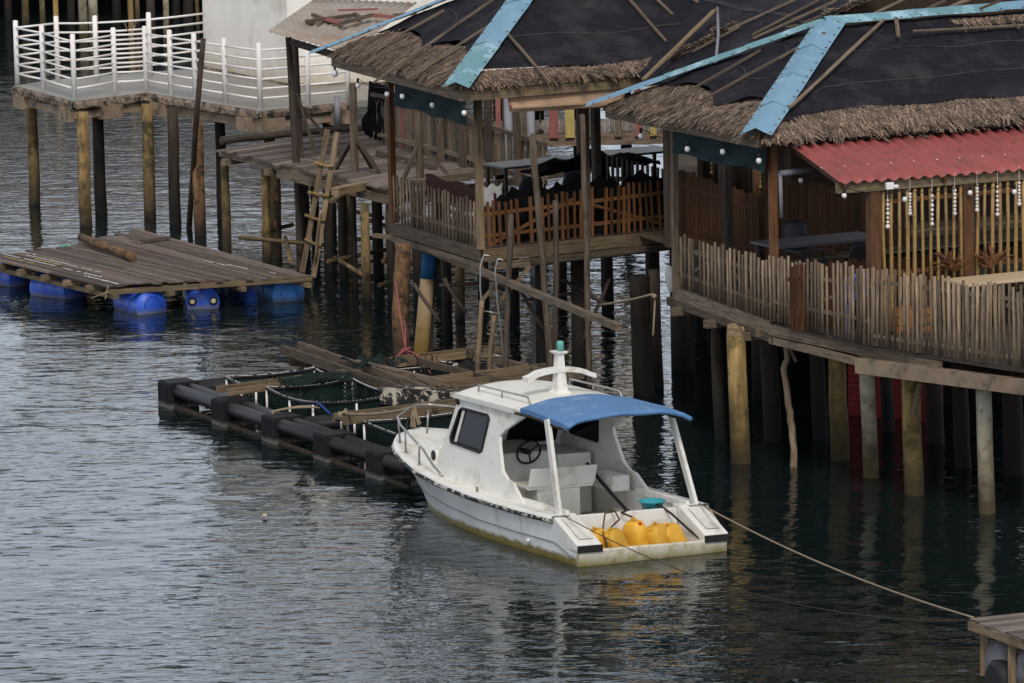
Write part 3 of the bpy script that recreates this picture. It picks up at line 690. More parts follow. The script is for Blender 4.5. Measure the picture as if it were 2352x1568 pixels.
# paint remains: white and yellow strips on single boards
mb = MB(); my = MB()
def flake(t, s_, l, wq, m):
    c = L0.lerp(L1, t).lerp(R0.lerp(R1, t), s_); n = max(1, int(l / .12))
    for k in range(n):
        if rnd(0, 1) < .2: continue
        c2 = c + d_l * (k * l / n); q = c2 + d_l * (l / n * rnd(.7, 1.0)); w1, w2 = wq * rnd(.6, 1), wq * rnd(.6, 1)
        f = lambda p: v3(p, rz_ + .03 * math.sin((p.x + p.y) * .9) + .0145)
        m.quad(f(c2), f(q), f(q + d_w * w1), f(c2 + d_w * w2))
for row, s0, s1, m in ((24, .02, .30, mb), (22, .10, .34, mb), (25, .04, .22, my), (23, .22, .36, my), (24, .50, .70, mb), (22, .46, .62, mb), (21, .02, .12, mb), (25, .72, .9, mb), (4, .70, .84, mb), (5, .60, .72, mb), (3, .86, .93, mb)):
    LL = (R0 - L0).length; flake((row + .2) / n, s0, (s1 - s0) * LL, .055, m)
mb.build('white_paint_remains', MAT['pearl'], raft); my.build('yellow_paint_remains', MAT['yellow_wood'], raft)
def drum(px, py, m, bungs=False, ax=None, lab=None):
    ax = Vector(ax or (d_l.x, d_l.y, 0)).normalized(); r = .30
    c = P(px, py, .12)
    prof = [(0, 0), (.245, 0), (.25, -.012), (.285, -.012), (.30, -.03), (.30, -.10), (.288, -.13), (.295, -.30), (.305, -.32), (.295, -.34), (.295, -.58), (.305, -.60), (.295, -.62), (.29, -.84), (.30, -.88), (.28, -.92), (0, -.92)]
    o = MB().lathe(c, ax, [(a, -b) for a, b in [(q[0], -q[1]) for q in prof]], 28).build('drum', MAT[m], raft)
    if lab: o['label'] = lab
    side = Vector((ax.y, -ax.x, 0)); 
    mb = MB(); mb.tube([c + ax * .004 + side * (.16 * math.cos(a)) + Vector((0, 0, .19 * math.sin(a) + .0)) for a in [math.pi * k / 10 for k in range(11)]], .010, 6); mb.build('cap_ridge', MAT[m], o)
    if bungs:
        for sg in (-1, 1):
            q = c + side * .185 * sg + Vector((0, 0, .02)); MB().lathe(q, ax, [(.075, .001), (.075, .012), (.05, .014)], 14).build('bung_seat', MAT['black'], o)
            MB().lathe(q, ax, [(.045, .0), (.045, .035), (.03, .045)], 14).build('bung', MAT['bung'], o)
drum(350, 705, 'drum_blue', lab='royal blue drum under the front corner')
drum(466, 694, 'drum_blue', True, (.12, -1, 0), 'blue drum with two cream bungs')
drum(664, 678, 'drum_light', False, (.36, -.93, 0), 'faded light blue drum')
drum(176, 668, 'drum_blue', ax=(.75, -.66, 0)); drum(50, 640, 'drum_blue', ax=(.75, -.66, 0)); drum(560, 640, 'drum_blue'); drum(330, 610, 'drum_blue')
mb = MB(); c = R1; mb.tube(sag(v3(c + Vector((.04, -.05, 0)), rz_ + .03), v3(c + Vector((-.02, -.06, 0)), rz_ - .22), .0, 6), .014, 6); mb.tube([v3(c + Vector((-.05, -.06, 0)), rz_ - .16), v3(c + Vector((0, -.07, 0)), rz_ - .08), v3(c + Vector((.07, -.06, 0)), rz_ - .1)], .014, 6); mb.tube([v3(c + Vector((-.02, -.06, 0)), rz_ - .1), v3(c + Vector((-.28, -.02, 0)), rz_ - .2)], .01, 6)
mb.build('lashing', MAT['rope'], raft)
tag(stick([P(186, 545, rz_ + .1), P(305, 590, rz_ + .09)], (.075, .082), 12, .006).build('log', MAT['pile_rust']), 'round brown log lying across the raft boards', 'log')
mb = MB(); c = P(150, 565, rz_ + .03)
for k in range(5): mb.tube(sag(c + Vector((rnd(-.1, .1), rnd(-.1, .1), 0)), c + Vector((rnd(-.12, .12), rnd(-.1, .1), 0)), -.02, 5), .012, 5)
tag(mb.build('rope_scrap', MAT['green_lamp']), 'small turquoise rope scrap on the raft boards', 'rope')
tag(MB().beam(P(325, 553, rz_ + .04), P(388, 545, rz_ + .04), .09, .05).beam(P(300, 548, rz_ + .04), P(318, 552, rz_ + .04), .05, .03).build('board_scrap', MAT['raft_wood']), 'short loose board near the back edge of the raft', 'board')
# ------------------------------------------------------------------ fish cage pontoon
cO = P(368, 870, .42) + Vector((.14, -.03, 0)); E1 = Vector((.455, -.89, 0)); E2 = Vector((.89, .455, 0))
def cg(a, b, z): return Vector((cO.x, cO.y, 0)) + E1 * a + E2 * b + Vector((0, 0, z))
cage = thing('fish_cage_pontoon', cg(4, 2, 0), 'floating fish cage of black plastic pipes, green nets and plank walkways', 'fish cage')
CL = 8.6
for e2 in (.02, .25):
    MB().tube([cg(-.1, e2, .27), cg(CL, e2, .27)], .105, 16).build('float_pipe', MAT['hdpe'], cage)
for e1, lo, hi in ((.0, .2, 4.9), (.24, .3, 4.9), (4.12, .3, 4.9), (4.36, .3, 2.4)):
    MB().tube([cg(e1, lo, .26), cg(e1, hi, .26)], .10, 16).build('float_pipe', MAT['hdpe'], cage)
for e2 in (4.7, 4.93): MB().tube([cg(-.1, e2, .26), cg(4.6, e2, .26)], .10, 16).build('float_pipe', MAT['hdpe'], cage)
def bracket(a, b, la, lb):
    mb = MB()
    # corrugated faces: stacked ribs
    c = cg(a, b, -.12)
    mb.box(c, la, lb, .50, E1)
    n = 6
    for i in range(n):
        o = (i - (n - 1) / 2) * la / n
        mb.box(c + E1 * o - E2 * (lb / 2) + Vector((0, 0, .0)), la / n * .7, .02, .485, E1)
    for i in range(5):
        o = (i - 2) * lb / 5; mb.box(c + E2 * o + E1 * (la / 2), .02, lb / 5 * .7, .485, E1)
    mb.box(c + Vector((0, 0, .495)), la * .92, lb * .92, .022, E1)
    return mb.build('pipe_bracket', MAT['bracket'], cage, bevel=.012)
for e1 in (.05, 2.1, 3.95, 5.8, 7.6): bracket(e1, .135, .48, .50)
bracket(.2, 4.75, .7, .7); bracket(4.3, 4.75, .7, .7)
mb = MB(); mb.beam(cg(.3, -.02, .0), cg(CL, -.02, -.02), .07, .1); mb.beam(cg(.2, .55, .02), cg(CL, .55, .02), .08, .1); mb.build('bumper_board', MAT['barnacle'], cage)
# net bags with roped rims on white stubs
def net_cell(a0, a1, b0, b1, z=.46, sagd=.035, lab=None):
    rim = [(a0, b0), (a1, b0), (a1, b1), (a0, b1)]; pts = []
    for (x0, y0), (x1, y1) in zip(rim, rim[1:] + rim[:1]):
        for k in range(8):
            t = k / 8; pts.append(cg(lerp(x0, x1, t), lerp(y0, y1, t), z - sagd * 4 * t * (1 - t)))
    pts.append(pts[0])
    o = MB().tube(pts, .026, 7).build('net_rim', MAT['fish_net'] if False else MAT['hdpe'], cage)
    mb = MB()
    for i in range(len(pts) - 1):                      # spiral white lashing
        d = (pts[i + 1] - pts[i]); n = max(2, int(d.length / .055))
        for k in range(n):
            p = pts[i] + d * (k / n); q = pts[i] + d * ((k + .55) / n)
            if rnd(0, 1) < .85: mb.tube([p + Vector((0, 0, .028)), q + Vector((0, 0, .02)) - E2 * .02], .009, 4, False)
    mb.build('lashing', MAT['rim_rope'], o)
    rows = []; ca_, cb_ = (a0 + a1) / 2, (b0 + b1) / 2; C = cg(ca_, cb_, 0)
    for k in range(6):
        t = k / 5; rows.append([v3(p.lerp(C, .10 * t * (1 + .4 * math.sin(i * 1.7))), p.z - t * .75 * (1 + .1 * math.sin(i * 2.3))) for i, p in enumerate(pts)])
    MB().grid(rows).build('net', MAT['fish_net'], cage)
    for (x, y) in rim + [((a0 + a1) / 2, b0), (a1, (b0 + b1) / 2)]:
        MB().tube([cg(x, y, .0), cg(x, y, z - .03)], .018, 8).build('net_stub', MAT['white_paint'], cage)
net_cell(.62, 1.72, .72, 2.25); net_cell(2.12, 3.80, .72, 2.2, .50, .05); net_cell(4.75, 5.2, .75, 2.5, .46, .02); net_cell(5.6, 7.9, .72, 2.6); net_cell(.65, 1.4, 2.95, 4.3, .46, .03)
# a net flap pulled over the cross planks
rows = [[cg(1.75 + .5 * i / 7, 1.0 + 1.2 * j / 9, .60 + .05 * math.sin(i * 1.3 + j) - .10 * abs(i / 7 - .4)) for j in range(10)] for i in range(8)]
MB().grid(rows).build('net', MAT['fish_net'], cage)
rows = [[cg(.9 + 1.0 * i / 7, 2.55 + .8 * j / 9, .62 + .06 * math.sin(i * 1.1 + j * 1.7)) for j in range(10)] for i in range(8)]
MB().grid(rows).build('net', MAT['fish_net'], cage)
def plank(a, b, w, h, m='tan_wood', name='walk_plank'): return MB().beam(a, b, w, h).build(name, MAT[m], cage)
plank(cg(1.80, .02, .50), cg(1.42, 2.5, .50), .06, .10); plank(cg(2.12, .05, .49), cg(1.85, 1.6, .49), .06, .10); plank(cg(1.72, 1.4, .54), cg(1.6, 2.6, .54), .12, .04, 'grey_wood')
plank(cg(-1.15, 2.50, .52), cg(4.2, 2.34, .50), .06, .15, 'grey_wood'); plank(cg(-1.12, 2.80, .56), cg(4.0, 2.62, .54), .06, .13, 'grey_wood')
plank(cg(-1.0, 2.66, .45), cg(4.1, 2.5, .44), .22, .04, 'grey_wood'); plank(cg(1.2, 2.72, .58), cg(3.6, 3.05, .56), .07, .12, 'grey_wood')
plank(cg(-.9, 2.55, .36), cg(-.6, 2.75, .36), .15, .15, 'pile')
for a, b, m in (((.85, 3.0), (.55, 5.5), 'tan_wood'), ((1.15, 3.0), (.85, 5.6), 'tan_wood'), ((1.0, 3.85), (3.9, 4.05), 'grey_wood'), ((1.0, 3.0), (4.1, 3.05), 'grey_wood'), ((.75, 4.9), (4.0, 5.1), 'grey_wood'), ((2.9, 2.9), (2.7, 5.3), 'tan_wood'), ((3.4, 2.9), (3.25, 5.4), 'tan_wood'), ((3.9, 2.9), (3.8, 5.4), 'grey_wood')):
    plank(cg(a[0], a[1], .50), cg(b[0], b[1], .50), .055, .11, m)
mb = MB(); mb.tube([cg(1.25, 3.05, .40), cg(1.25, 3.8, .40)], .04, 8); mb.tube([cg(1.35, 3.05, .38), cg(1.0, 4.6, .36)], .035, 8); mb.build('white_pipe', MAT['white_paint'], cage)
rows = [[cg(1.5 + 1.2 * i / 8, 3.1 + .72 * j / 8, .38 + .10 * math.sin(math.pi * i / 8) * math.sin(math.pi * j / 8) + rnd(-.02, .02)) for j in range(9)] for i in range(9)]
MB().grid(rows).build('shade_net', MAT['black_cloth'], cage)
mb = MB()
for k in range(26):
    e1_, e2_ = random.choice(((rnd(-1, 4), 2.5), (rnd(1, 3.8), 4.0), (rnd(1, 3.8), 5.0), (1.0, rnd(3.1, 5.2)), (1.9, rnd(.4, 1.6))))
    c = cg(e1_, e2_, .0); MB().tube([v3(c, .42), v3(c, .60), v3(c + Vector((.07, -.05, 0)), .60), v3(c + Vector((.07, -.05, 0)), .42)], .008, 4, False).build('cord_tie', MAT['dark_rope'], cage)
# front plank frame
plank(cg(5.18, .42, .50), cg(5.0, 2.9, .50), .06, .13); plank(cg(5.5, .42, .50), cg(5.35, 2.9, .50), .06, .13)
for k in range(7): plank(cg(5.2, .46 + k * .38, .52), cg(5.48, .46 + k * .38, .52), .07, .06, 'grey_wood')
MB().beam(P(884, 905, .52), P(1085, 922, .52), .28, .27).build('old_float_beam', MAT['mottled'], cage)['label'] = 'peeling black and white beam'
mb = MB(); c = cg(3.8, .35, .43)
for k in range(4): mb.tube(sag(c + E2 * (-.3 + rnd(-.05, .05)), c + E2 * .45 + E1 * rnd(-.1, .15), -.03, 6), .016, 6)
mb.tube([c - E2 * .28, c - E2 * .40 - Vector((0, 0, .15)), c - E2 * .42 + E1 * .1 - Vector((0, 0, .4)), c - E2 * .4 + E1 * .15 - Vector((0, 0, .52))], .016, 6)
tag(mb.build('rope_lashing', MAT['rope']), 'knotted pale rope tied around the middle black pipe bracket', 'rope')
mb = MB(); c = cg(3.6, .62, .43); mb.tube([c, c + E1 * .25 + E2 * .2 + Vector((0, 0, .05)), c + E1 * .6 + E2 * .2 - Vector((0, 0, .05))], .014, 6); mb.tube([c + E2 * .1, c + E2 * .25 + Vector((0, 0, .06)), c + E2 * .15 + E1 * .1], .014, 6)
tag(mb.build('rope', MAT['blue_rope']), 'short blue rope knotted on the black pipe', 'rope')
# red line from the post to the cage
k0 = cg(.35, 4.0, .55)
mb = MB(); tp = Y(907, 640, k0.y + 1.0); mb.tube([tp, k0], .012, 6); mb.tube([Y(930, 735, k0.y + .9), k0], .010, 6); mb.tube(sag(k0, Y(995, 868, k0.y - 1.2) + Vector((0, 0, .0)), -.12, 8), .012, 6)
for k in range(9): mb.tube([k0 + Vector((rnd(-.1, .1), rnd(-.1, .1), rnd(-.02, .1))), k0 + Vector((rnd(-.2, .15), rnd(-.15, .15), rnd(-.2, .0)))], .013, 5)
tag(mb.build('red_rope', MAT['red_rope']), 'knotted faded red rope tying the fish cage to a pile', 'rope')
tag(MB().poly([P(602, 1180, .05), P(614, 1179, .05), P(612, 1184, .05), P(603, 1184, .05)]).build('floating_leaf', MAT['leaf']), 'tiny yellowish leaf floating on open water left of the boat', 'leaf')

# ------------------------------------------------------------------ poles and stakes in front of the middle hut
def pole(base, mid, top, r, m, lab, name='wooden_pole', grp=None, y=None):
    a = P(*base, 0); yy = y or a.y
    pts = [Y(*base, yy), ] + ([Y(*mid, yy)] if mid else []) + [Y(*top, yy)]
    pts = [pts[0] + (pts[0] - pts[1]).normalized() * 1.2] + pts
    return tag(stick(pts, r, 10, .006).build(name, MAT[m]), lab, 'pole', grp)
pole((1160, 890), (1166, 700), (1174, 492), (.042, .045), 'dark_wood', 'short round pole nearest the steel ladder in front of the middle hut', y=88.9)
pole((1268, 890), (1246, 600), (1222, 312), (.058, .052), 'grey_wood', 'tall leaning grey pole standing before the middle of the orange picket fence', y=89.2)
pole((1272, 890), (1278, 640), (1276, 460), (.045, .048), 'dark_wood', 'straight dark pole between two taller grey poles before the middle hut', y=89.35)
pole((1354, 890), (1347, 560), (1337, 262), (.052, .045), 'grey_wood', 'tallest upright grey pole at the right front of the middle hut', y=89.7)
pole((985, 822), None, (1001, 548), (.05, .055), 'dark_wood', 'dark square-topped stake lashed beside the blue topped pile', 'stake')
c = Y(1240, 302, 95.0); mb = MB().ball(c, .07, sz=.6)
tag(mb.build('sack_scrap', MAT['rope']), 'pale cloth scrap caught on the fence rail behind the leaning grey pole', 'cloth')
bp_ = thing('blue_topped_pile', P(966, 828, 0), 'buff concrete pile with a blue plastic sleeve around its top', 'pile')
a = P(966, 828, 0); t = Y(987, 574, a.y); mdl = a.lerp(t, .745)
MB().tube([a - (t - a) * .4, a, mdl, t], [.128, .125, .118, .115], 18).build('shaft', MAT['buff_pile'], bp_)
MB().tube([mdl, t + (t - a) * .005], [.121, .118], 18).build('sleeve', MAT['blue_paint'], bp_)
MB().lathe(t, (t - a).normalized(), [(.10, -.02), (.10, .02), (.05, .05), (0, .06)], 12).build('broken_top', MAT['tan_wood'], bp_)
pole((925, 842), (920, 720), (926, 560), (.155, .13), 'pile_rust', 'thick brown mussel crusted pile under the left corner of the middle hut', 'crusted_pile')
beam_ = MB().beam(P(915, 545, 1.9), Y(1422, 752, P(1422, 752, 1.75).y), .10, .10).build('long_beam', MAT['grey_wood'])
tag(beam_, 'long square timber slanting down and out from under the middle hut', 'beam')
# steel hook ladder and stub ladder
sl_ = thing('hook_ladder', P(1115, 830, 0), 'bent steel hook ladder with wooden legs hanging below the middle hut corner', 'ladder')
yl = 88.95
for pts in (((1126, 588), (1112, 585), (1104, 610), (1103, 660), (1108, 720), (1100, 850)), ((1158, 598), (1144, 594), (1138, 620), (1142, 690), (1152, 770), (1158, 850))):
    stick([Y(x, y, yl) for x, y in pts], .014, 8).build('hook_rail', MAT['steel'], sl_)
for (x0, y0), (x1, y1) in (((1108, 713), (1150, 721)), ((1118, 766), (1156, 772)), ((1130, 812), (1160, 822))): MB().tube([Y(x0, y0, yl), Y(x1, y1, yl)], .014, 6).build('rung', MAT['steel'], sl_)
for pts in (((1107, 690), (1102, 760), (1094, 905)), ((1136, 725), (1128, 790), (1122, 905))): stick([Y(x, y, yl) for x, y in pts] , .042, 8, .006).build('wooden_leg', MAT['tan_wood'], sl_)
MB().tube([Y(1092, 820, yl), Y(1142, 818, yl)], .025, 6).build('rung', MAT['tan_wood'], sl_)

# ------------------------------------------------------------------ the motor boat
HD = Vector((-.503, .864, 0)).normalized()
bw = Vector((HD.y, -HD.x, 0)); stern = P(1330, 1302, 0) + bw * 1.08
boat = thing('motor_boat', stern, 'small white motor boat with wheelhouse and blue canopy moored stern toward the viewer', 'boat', rz=math.atan2(HD.y, HD.x))
def b(x, y, z):
    y = y * 1.035 + .02
    return Vector((x - .10 * (y + 1.0), -y, z - .022 * (y + 1.0)))
def interp(tab, x):
    for (x0, *a), (x1, *c) in zip(tab, tab[1:]):
        if x0 <= x <= x1:
            t = (x - x0) / (x1 - x0); return [lerp(p, q, t) for p, q in zip(a, c)]
    return list(tab[-1][1:]) if x > tab[-1][0] else list(tab[0][1:])
# x, gunwale half beam, gunwale z, waterline half beam
HT = [(0, 1.07, .27, 1.06), (.25, 1.10, .42, 1.075), (.55, 1.12, .585, 1.08), (1.5, 1.15, .575, 1.08), (2.6, 1.16, .585, 1.05), (3.6, 1.14, .63, .95), (4.4, 1.08, .70, .79), (5.0, .96, .77, .58), (5.4, .85, .82, .37), (5.74, .70, .855, .17), (6.10, .46, .885, .02), (6.32, .19, .90, .0), (6.37, .0, .905, .0)]
XS = [0, .12, .25, .4, .55, .9, 1.5, 2.0, 2.6, 3.1, 3.6, 4.0, 4.4, 4.7, 5.0, 5.2, 5.4, 5.55, 5.7, 5.9, 6.10, 6.22, 6.32, 6.37]
def section(x):
    g, gz, wl = interp(HT, x)
    stem = max(0, (x - 5.55) / .58)           # how far the stem rakes up
    kz = lerp(-.30, .86, min(1, stem) ** 1.3)
    p = []
    for k in range(9):
        t = k / 8; z = lerp(kz, gz, t)
        if x < 5.6:
            if z < 0: yy = wl * (1 - (z / kz) ** 2 * .35)
            else: q = z / gz; yy = lerp(wl, g, q ** 1.35 if x > 3 else q)
        else: yy = g * t ** .8 * (1 if x < 6.36 else 0)
        p.append((yy, z))
    return p
mb = MB()
for sg in (-1, 1): mb.grid([[b(x, sg * yy, z) for yy, z in section(x)] for x in XS])
mb.build('hull', MAT['hull'], boat)
def gun(x, dy=0, dz=0, sg=-1):
    g, gz, wl = interp(HT, x); return b(x, sg * max(0, g + dy), gz + dz)
# moulded seam and rub rail
for sg in (-1, 1):
    o = stick([gun(x, .012, -.045, sg) for x in XS[4:]], .032, 8).build('rub_rail', MAT['rub'], boat)
    mb = MB()
    for i, x in enumerate(XS[1:-4]):
        pass
    pts = []
    for x in XS[1:19]:
        sec = section(x); t = .60; yy = sec[5][0]; pts.append(b(x, sg * (yy + .006), sec[5][1]))
    mb.tube(pts, .009, 6); mb.build('hull_seam', MAT['rub'] if sg > 0 else MAT['grey_pipe'], boat)
    # gunwale cap / side deck
    mb = MB(); rows = []
    xs_ = [x for x in XS if x >= .55]
    inner = lambda x: max(0, min(interp(HT, x)[0] - .17, .86)) if x < 4.2 else 0
    rows = [[gun(x, .02, -.02, sg) for x in xs_], [gun(x, .015, .02, sg) for x in xs_], [gun(x, -.03, .03, sg) for x in xs_]]
    rows.append([b(x, sg * min(inner(x), max(interp(HT, x)[0] - .03, 0)), interp(HT, x)[1] + .02 + (.03 if x > 4.2 else 0)) for x in xs_])
    mb.grid(rows); mb.build('side_deck', MAT['gelcoat'], boat)
# cockpit lining, sole, benches
mb = MB()
for sg in (-1, 1): mb.grid([[b(x, sg * .86, z) for x in (.78, 1.5, 2.5, 3.4, 4.2)] for z in (.60, .35, .12)], sm=False)
mb.quad(b(.78, -.86, .125), b(4.2, -.86, .125), b(4.2, .86, .125), b(.78, .86, .125)); mb.build('cockpit_lining', MAT['gelcoat'], boat)
mb = MB(); mb.hexa([b(.95, -.1, .13), b(2.6, -.1, .13), b(2.6, .62, .13), b(.95, .62, .13), b(.95, -.1, .20), b(2.6, -.1, .20), b(2.6, .62, .20), b(.95, .62, .20)])
mb.hexa([b(1.3, .66, .13), b(2.2, .66, .13), b(2.2, .855, .13), b(1.3, .855, .13), b(1.3, .66, .34), b(2.2, .66, .34), b(2.2, .855, .34), b(1.3, .855, .34)]); mb.build('cockpit_bench', MAT['bench_gel'], boat, bevel=.015)
# stern: well floor, bulkhead, quarter blocks, transom lip
def hx(x0, x1, y0, y1, z0, z1): return [b(x0, y0, z0), b(x1, y0, z0), b(x1, y1, z0), b(x0, y1, z0), b(x0, y0, z1), b(x1, y0, z1), b(x1, y1, z1), b(x0, y1, z1)]
MB().hexa(hx(.70, .78, -.80, .80, .0, .56)).build('bulkhead', MAT['gelcoat'], boat, bevel=.012)
MB().quad(b(0.05, -.8, .055), b(.7, -.8, .055), b(.7, .8, .055), b(.05, .8, .055)).build('well_floor', MAT['bench_gel'], boat)
mb = MB(); mb.hexa([b(-.005, -1.07, -.2), b(.06, -1.07, -.2), b(.06, 1.07, -.2), b(-.005, 1.07, -.2), b(-.03, -1.07, .215), b(.06, -1.07, .215), b(.06, 1.07, .215), b(-.03, 1.07, .215)])
mb.build('transom', MAT['stern_gel'], boat, bevel=.015)
for sg in (-1, 1):
    o_, i_ = 1.09 * sg, .74 * sg
    mb = MB(); mb.hexa([b(.01, o_, .20), b(.80, o_, .20), b(.80, i_, .03), b(.01, i_, .03), b(-.03, o_, .30), b(.62, o_ , .605), b(.62, i_, .605), b(-.03, i_, .30)])
    mb.hexa([b(.60, o_, .2), b(.80, o_, .2), b(.80, i_, .2), b(.60, i_, .2), b(.615, o_, .608), b(.80, o_, .608), b(.80, i_, .608), b(.615, i_, .608)])
    q = mb.build('quarter_block', MAT['gelcoat'], boat, bevel=.02)
    mb = MB(); mb.hexa([b(.06, o_ * .93, .36), b(.52, o_ * .93, .575), b(.52, i_ * 1.10, .575), b(.06, i_ * 1.10, .36), b(.055, o_ * .93, .372), b(.515, o_ * .93, .587), b(.515, i_ * 1.10, .587), b(.055, i_ * 1.10, .372)])
    mb.build('tread_pad', MAT['bench_gel'], q, bevel=.006)
    MB().hexa(hx(-.05, -.022, i_, o_, .19, .285)).build('rubber_strip', MAT['black'], q)
# wheelhouse sides
prof_out = [(4.10, .64), (4.06, .95), (3.78, 1.30), (3.62, 1.80), (3.55, 1.87), (1.70, 1.87), (1.62, 1.80), (1.86, 1.76), (2.30, 1.53), (2.46, 1.42), (2.44, 1.30), (2.30, .96), (2.14, .86), (2.00, .84), (1.66, .58)]
win = [(3.52, 1.66), (2.82, 1.66), (2.76, 1.62), (2.88, 1.16), (2.94, 1.13), (3.72, 1.16), (3.76, 1.22), (3.58, 1.62)]
def ys_(z): return lerp(.95, .80, min(max((z - .6) / 1.25, 0), 1))
from mathutils.geometry import tessellate_polygon
for sg in (-1, 1):
    loops = [[Vector((x, z, 0)) for x, z in prof_out], [Vector((x, z, 0)) for x, z in win]]
    tri = tessellate_polygon(loops); allp = prof_out + win
    mb = MB()
    for th in (0, .045):
        n0 = len(mb.v); mb.v += [b(x, sg * (ys_(z) - th), z) for x, z in allp]
        for t in tri: mb.face(tuple(n0 + i for i in t), [(0, 0)] * 3, .5)
    n = len(allp)
    for lp in (list(range(len(prof_out))), list(range(len(prof_out), n))):
        for i, j in zip(lp, lp[1:] + lp[:1]): mb.face((i, j, n + j, n + i), [(0, 0)] * 4, .5)
    side = mb.build('wheelhouse_side', MAT['gelcoat'], boat)
    fr_ = stick([b(x, sg * (ys_(z) + .004), z) for x, z in win + win[:1]], .022, 6).build('window_seal', MAT['black'], side)
    mb = MB(); mb.poly([b(x, sg * (ys_(z) - .015), z) for x, z in win]); pane = mb.build('side_window', MAT['glass'], side)
    if sg < 0:
        mb = MB(); mb.hexa([b(3.66, -ys_(1.2) - .0, 1.18), b(3.60, -ys_(1.2) - .0, 1.18), b(3.44, -ys_(1.6), 1.64), b(3.5, -ys_(1.6), 1.64), b(3.66, -ys_(1.2) + .01, 1.18), b(3.60, -ys_(1.2) + .01, 1.18), b(3.44, -ys_(1.6) + .01, 1.64), b(3.5, -ys_(1.6) + .01, 1.64)]); mb.build('window_frame', MAT['bench_gel'], side)
# front: windscreen panel with two panes
def fz(y, x, z): return b(x, y, z)
mb = MB()
for y0, y1, zz in ((-.86, -.80, 0), (-.03, .03, 0), (.80, .86, 0)):
    mb.hexa([b(3.98, y0, 1.02), b(4.03, y0, 1.02), b(4.03, y1, 1.02), b(3.98, y1, 1.02), b(3.55, y0 * .95, 1.84), b(3.61, y0 * .95, 1.84), b(3.61, y1 * .95, 1.84), b(3.55, y1 * .95, 1.84)])
mb.hexa([b(4.0, -.93, .62), b(4.08, -.93, .62), b(4.08, .93, .62), b(4.0, .93, .62), b(3.97, -.90, 1.03), b(4.04, -.90, 1.03), b(4.04, .90, 1.03), b(3.97, .90, 1.03)])
mb.hexa([b(3.57, -.82, 1.74), b(3.64, -.82, 1.74), b(3.64, .82, 1.74), b(3.57, .82, 1.74), b(3.52, -.8, 1.88), b(3.60, -.8, 1.88), b(3.60, .8, 1.88), b(3.52, .8, 1.88)])
fw_ = mb.build('windscreen_frame', MAT['gelcoat'], boat)
for s0, s1 in ((-.8, -.03), (.03, .8)): MB().quad(b(4.0, s0, 1.03), b(4.0, s1, 1.03), b(3.6, s1 * .95, 1.76), b(3.6, s0 * .95, 1.76)).build('windscreen_pane', MAT['glass'], fw_)
MB().hexa(hx(3.60, 3.68, -.84, -.74, 1.70, 1.79)).build('roof_lamp', MAT['black'], boat, bevel=.01)
# roof: cambered, with overhang, then blue canopy
def roof_pt(x, u, dz=0, w=.86):
    return b(x, u * w, 1.86 + .13 * (1 - u * u) - .05 * max(0, (2.2 - x)) * .0 + dz)
mb = MB(); US = [-1 + 2 * i / 14 for i in range(15)]
xr = [3.70, 3.66, 3.5, 3.2, 2.8, 2.4, 2.0, 1.6, 1.45]
top = [[roof_pt(x, u, -.03 if i == 0 else (0 if i > 1 else -.005)) for u in US] for i, x in enumerate(xr)]
bot = [[roof_pt(x, u, -.07) for u in US] for x in xr]
mb.grid(top); mb.grid(bot); mb.grid([[r[0] for r in top], [r[0] for r in bot]]); mb.grid([[r[-1] for r in top], [r[-1] for r in bot]]); mb.grid([top[0], bot[0]]); mb.grid([top[-1], bot[-1]])
mb.build('wheelhouse_roof', MAT['roof_gel'], boat)
cx = [1.78, 1.72, 1.5, 1.2, .9, .65, .52, .46]
def can(x, u, dz=0):
    w_ = lerp(.90, .95, min(1, (1.78 - x) / 1.2)); drop = .05 * max(0, (1.0 - x)) ** 1.5 + .10 * max(0, abs(u) - .84) * 6 * max(0, (1.3 - x)) * .5
    w_ *= 1 if u < 0 else .89
    return b(x, u * w_, 1.885 + lerp(.13, .10, min(1, (1.78 - x) / .5)) * (1 - abs(u) ** lerp(2, 2.9, min(1, (1.78 - x) / .5))) - drop + dz + .006 * math.sin(u * 9 + x * 7))
mb = MB(); top = [[can(x, u, .02) for u in US] for x in cx]; bot = [[can(x, u, -.045) for u in US] for x in cx]
mb.grid(top); mb.grid(bot)
for e in ([r[0] for r in top], [r[0] for r in bot]), ([r[-1] for r in top], [r[-1] for r in bot]), (top[0], bot[0]), (top[-1], bot[-1]): mb.grid(list(e))
mb.build('blue_canopy', MAT['blue_canopy'], boat)
stick([can(.46, u, -.015) for u in US], .035, 8).build('canopy_edge', MAT['blue_canopy'], boat)
for sg in (-1, 1):
    stick([can(x, sg * .985, -.07) for x in (1.95, 1.4, 1.0, .62)], .022, 6).build('canopy_rail', MAT['barnacle'], boat)
    mb = MB(); x0, z0, x1, z1, y0, y1 = 1.00, 1.86, .60, .59, (.84 if sg > 0 else -.93), (.97 if sg > 0 else -1.0)
    mb.beam(b(x1, y1, z1), b(x0, y0, z0), .13, .055, up=b(0, -sg, 0) - b(0, 0, 0)); mb.build('canopy_post', MAT['gelcoat'], boat, bevel=.012)
    # coaming edge of the opening
    MB().hexa(hx(.62, 1.95, sg * .84, sg * .90, .56, .66)).build('coaming', MAT['gelcoat'], boat, bevel=.01)
    # roof grab rail
    rr = stick([roof_pt(3.35, sg * .78, .0), roof_pt(3.33, sg * .78, .09), roof_pt(2.0, sg * .78, .10), roof_pt(1.92, sg * .78, .0)], .014, 6).build('roof_rail', MAT['steel'], boat)
    MB().tube([roof_pt(2.7, sg * .78, 0), roof_pt(2.7, sg * .78, .095)], .012, 6).build('rail_foot', MAT['steel'], rr)
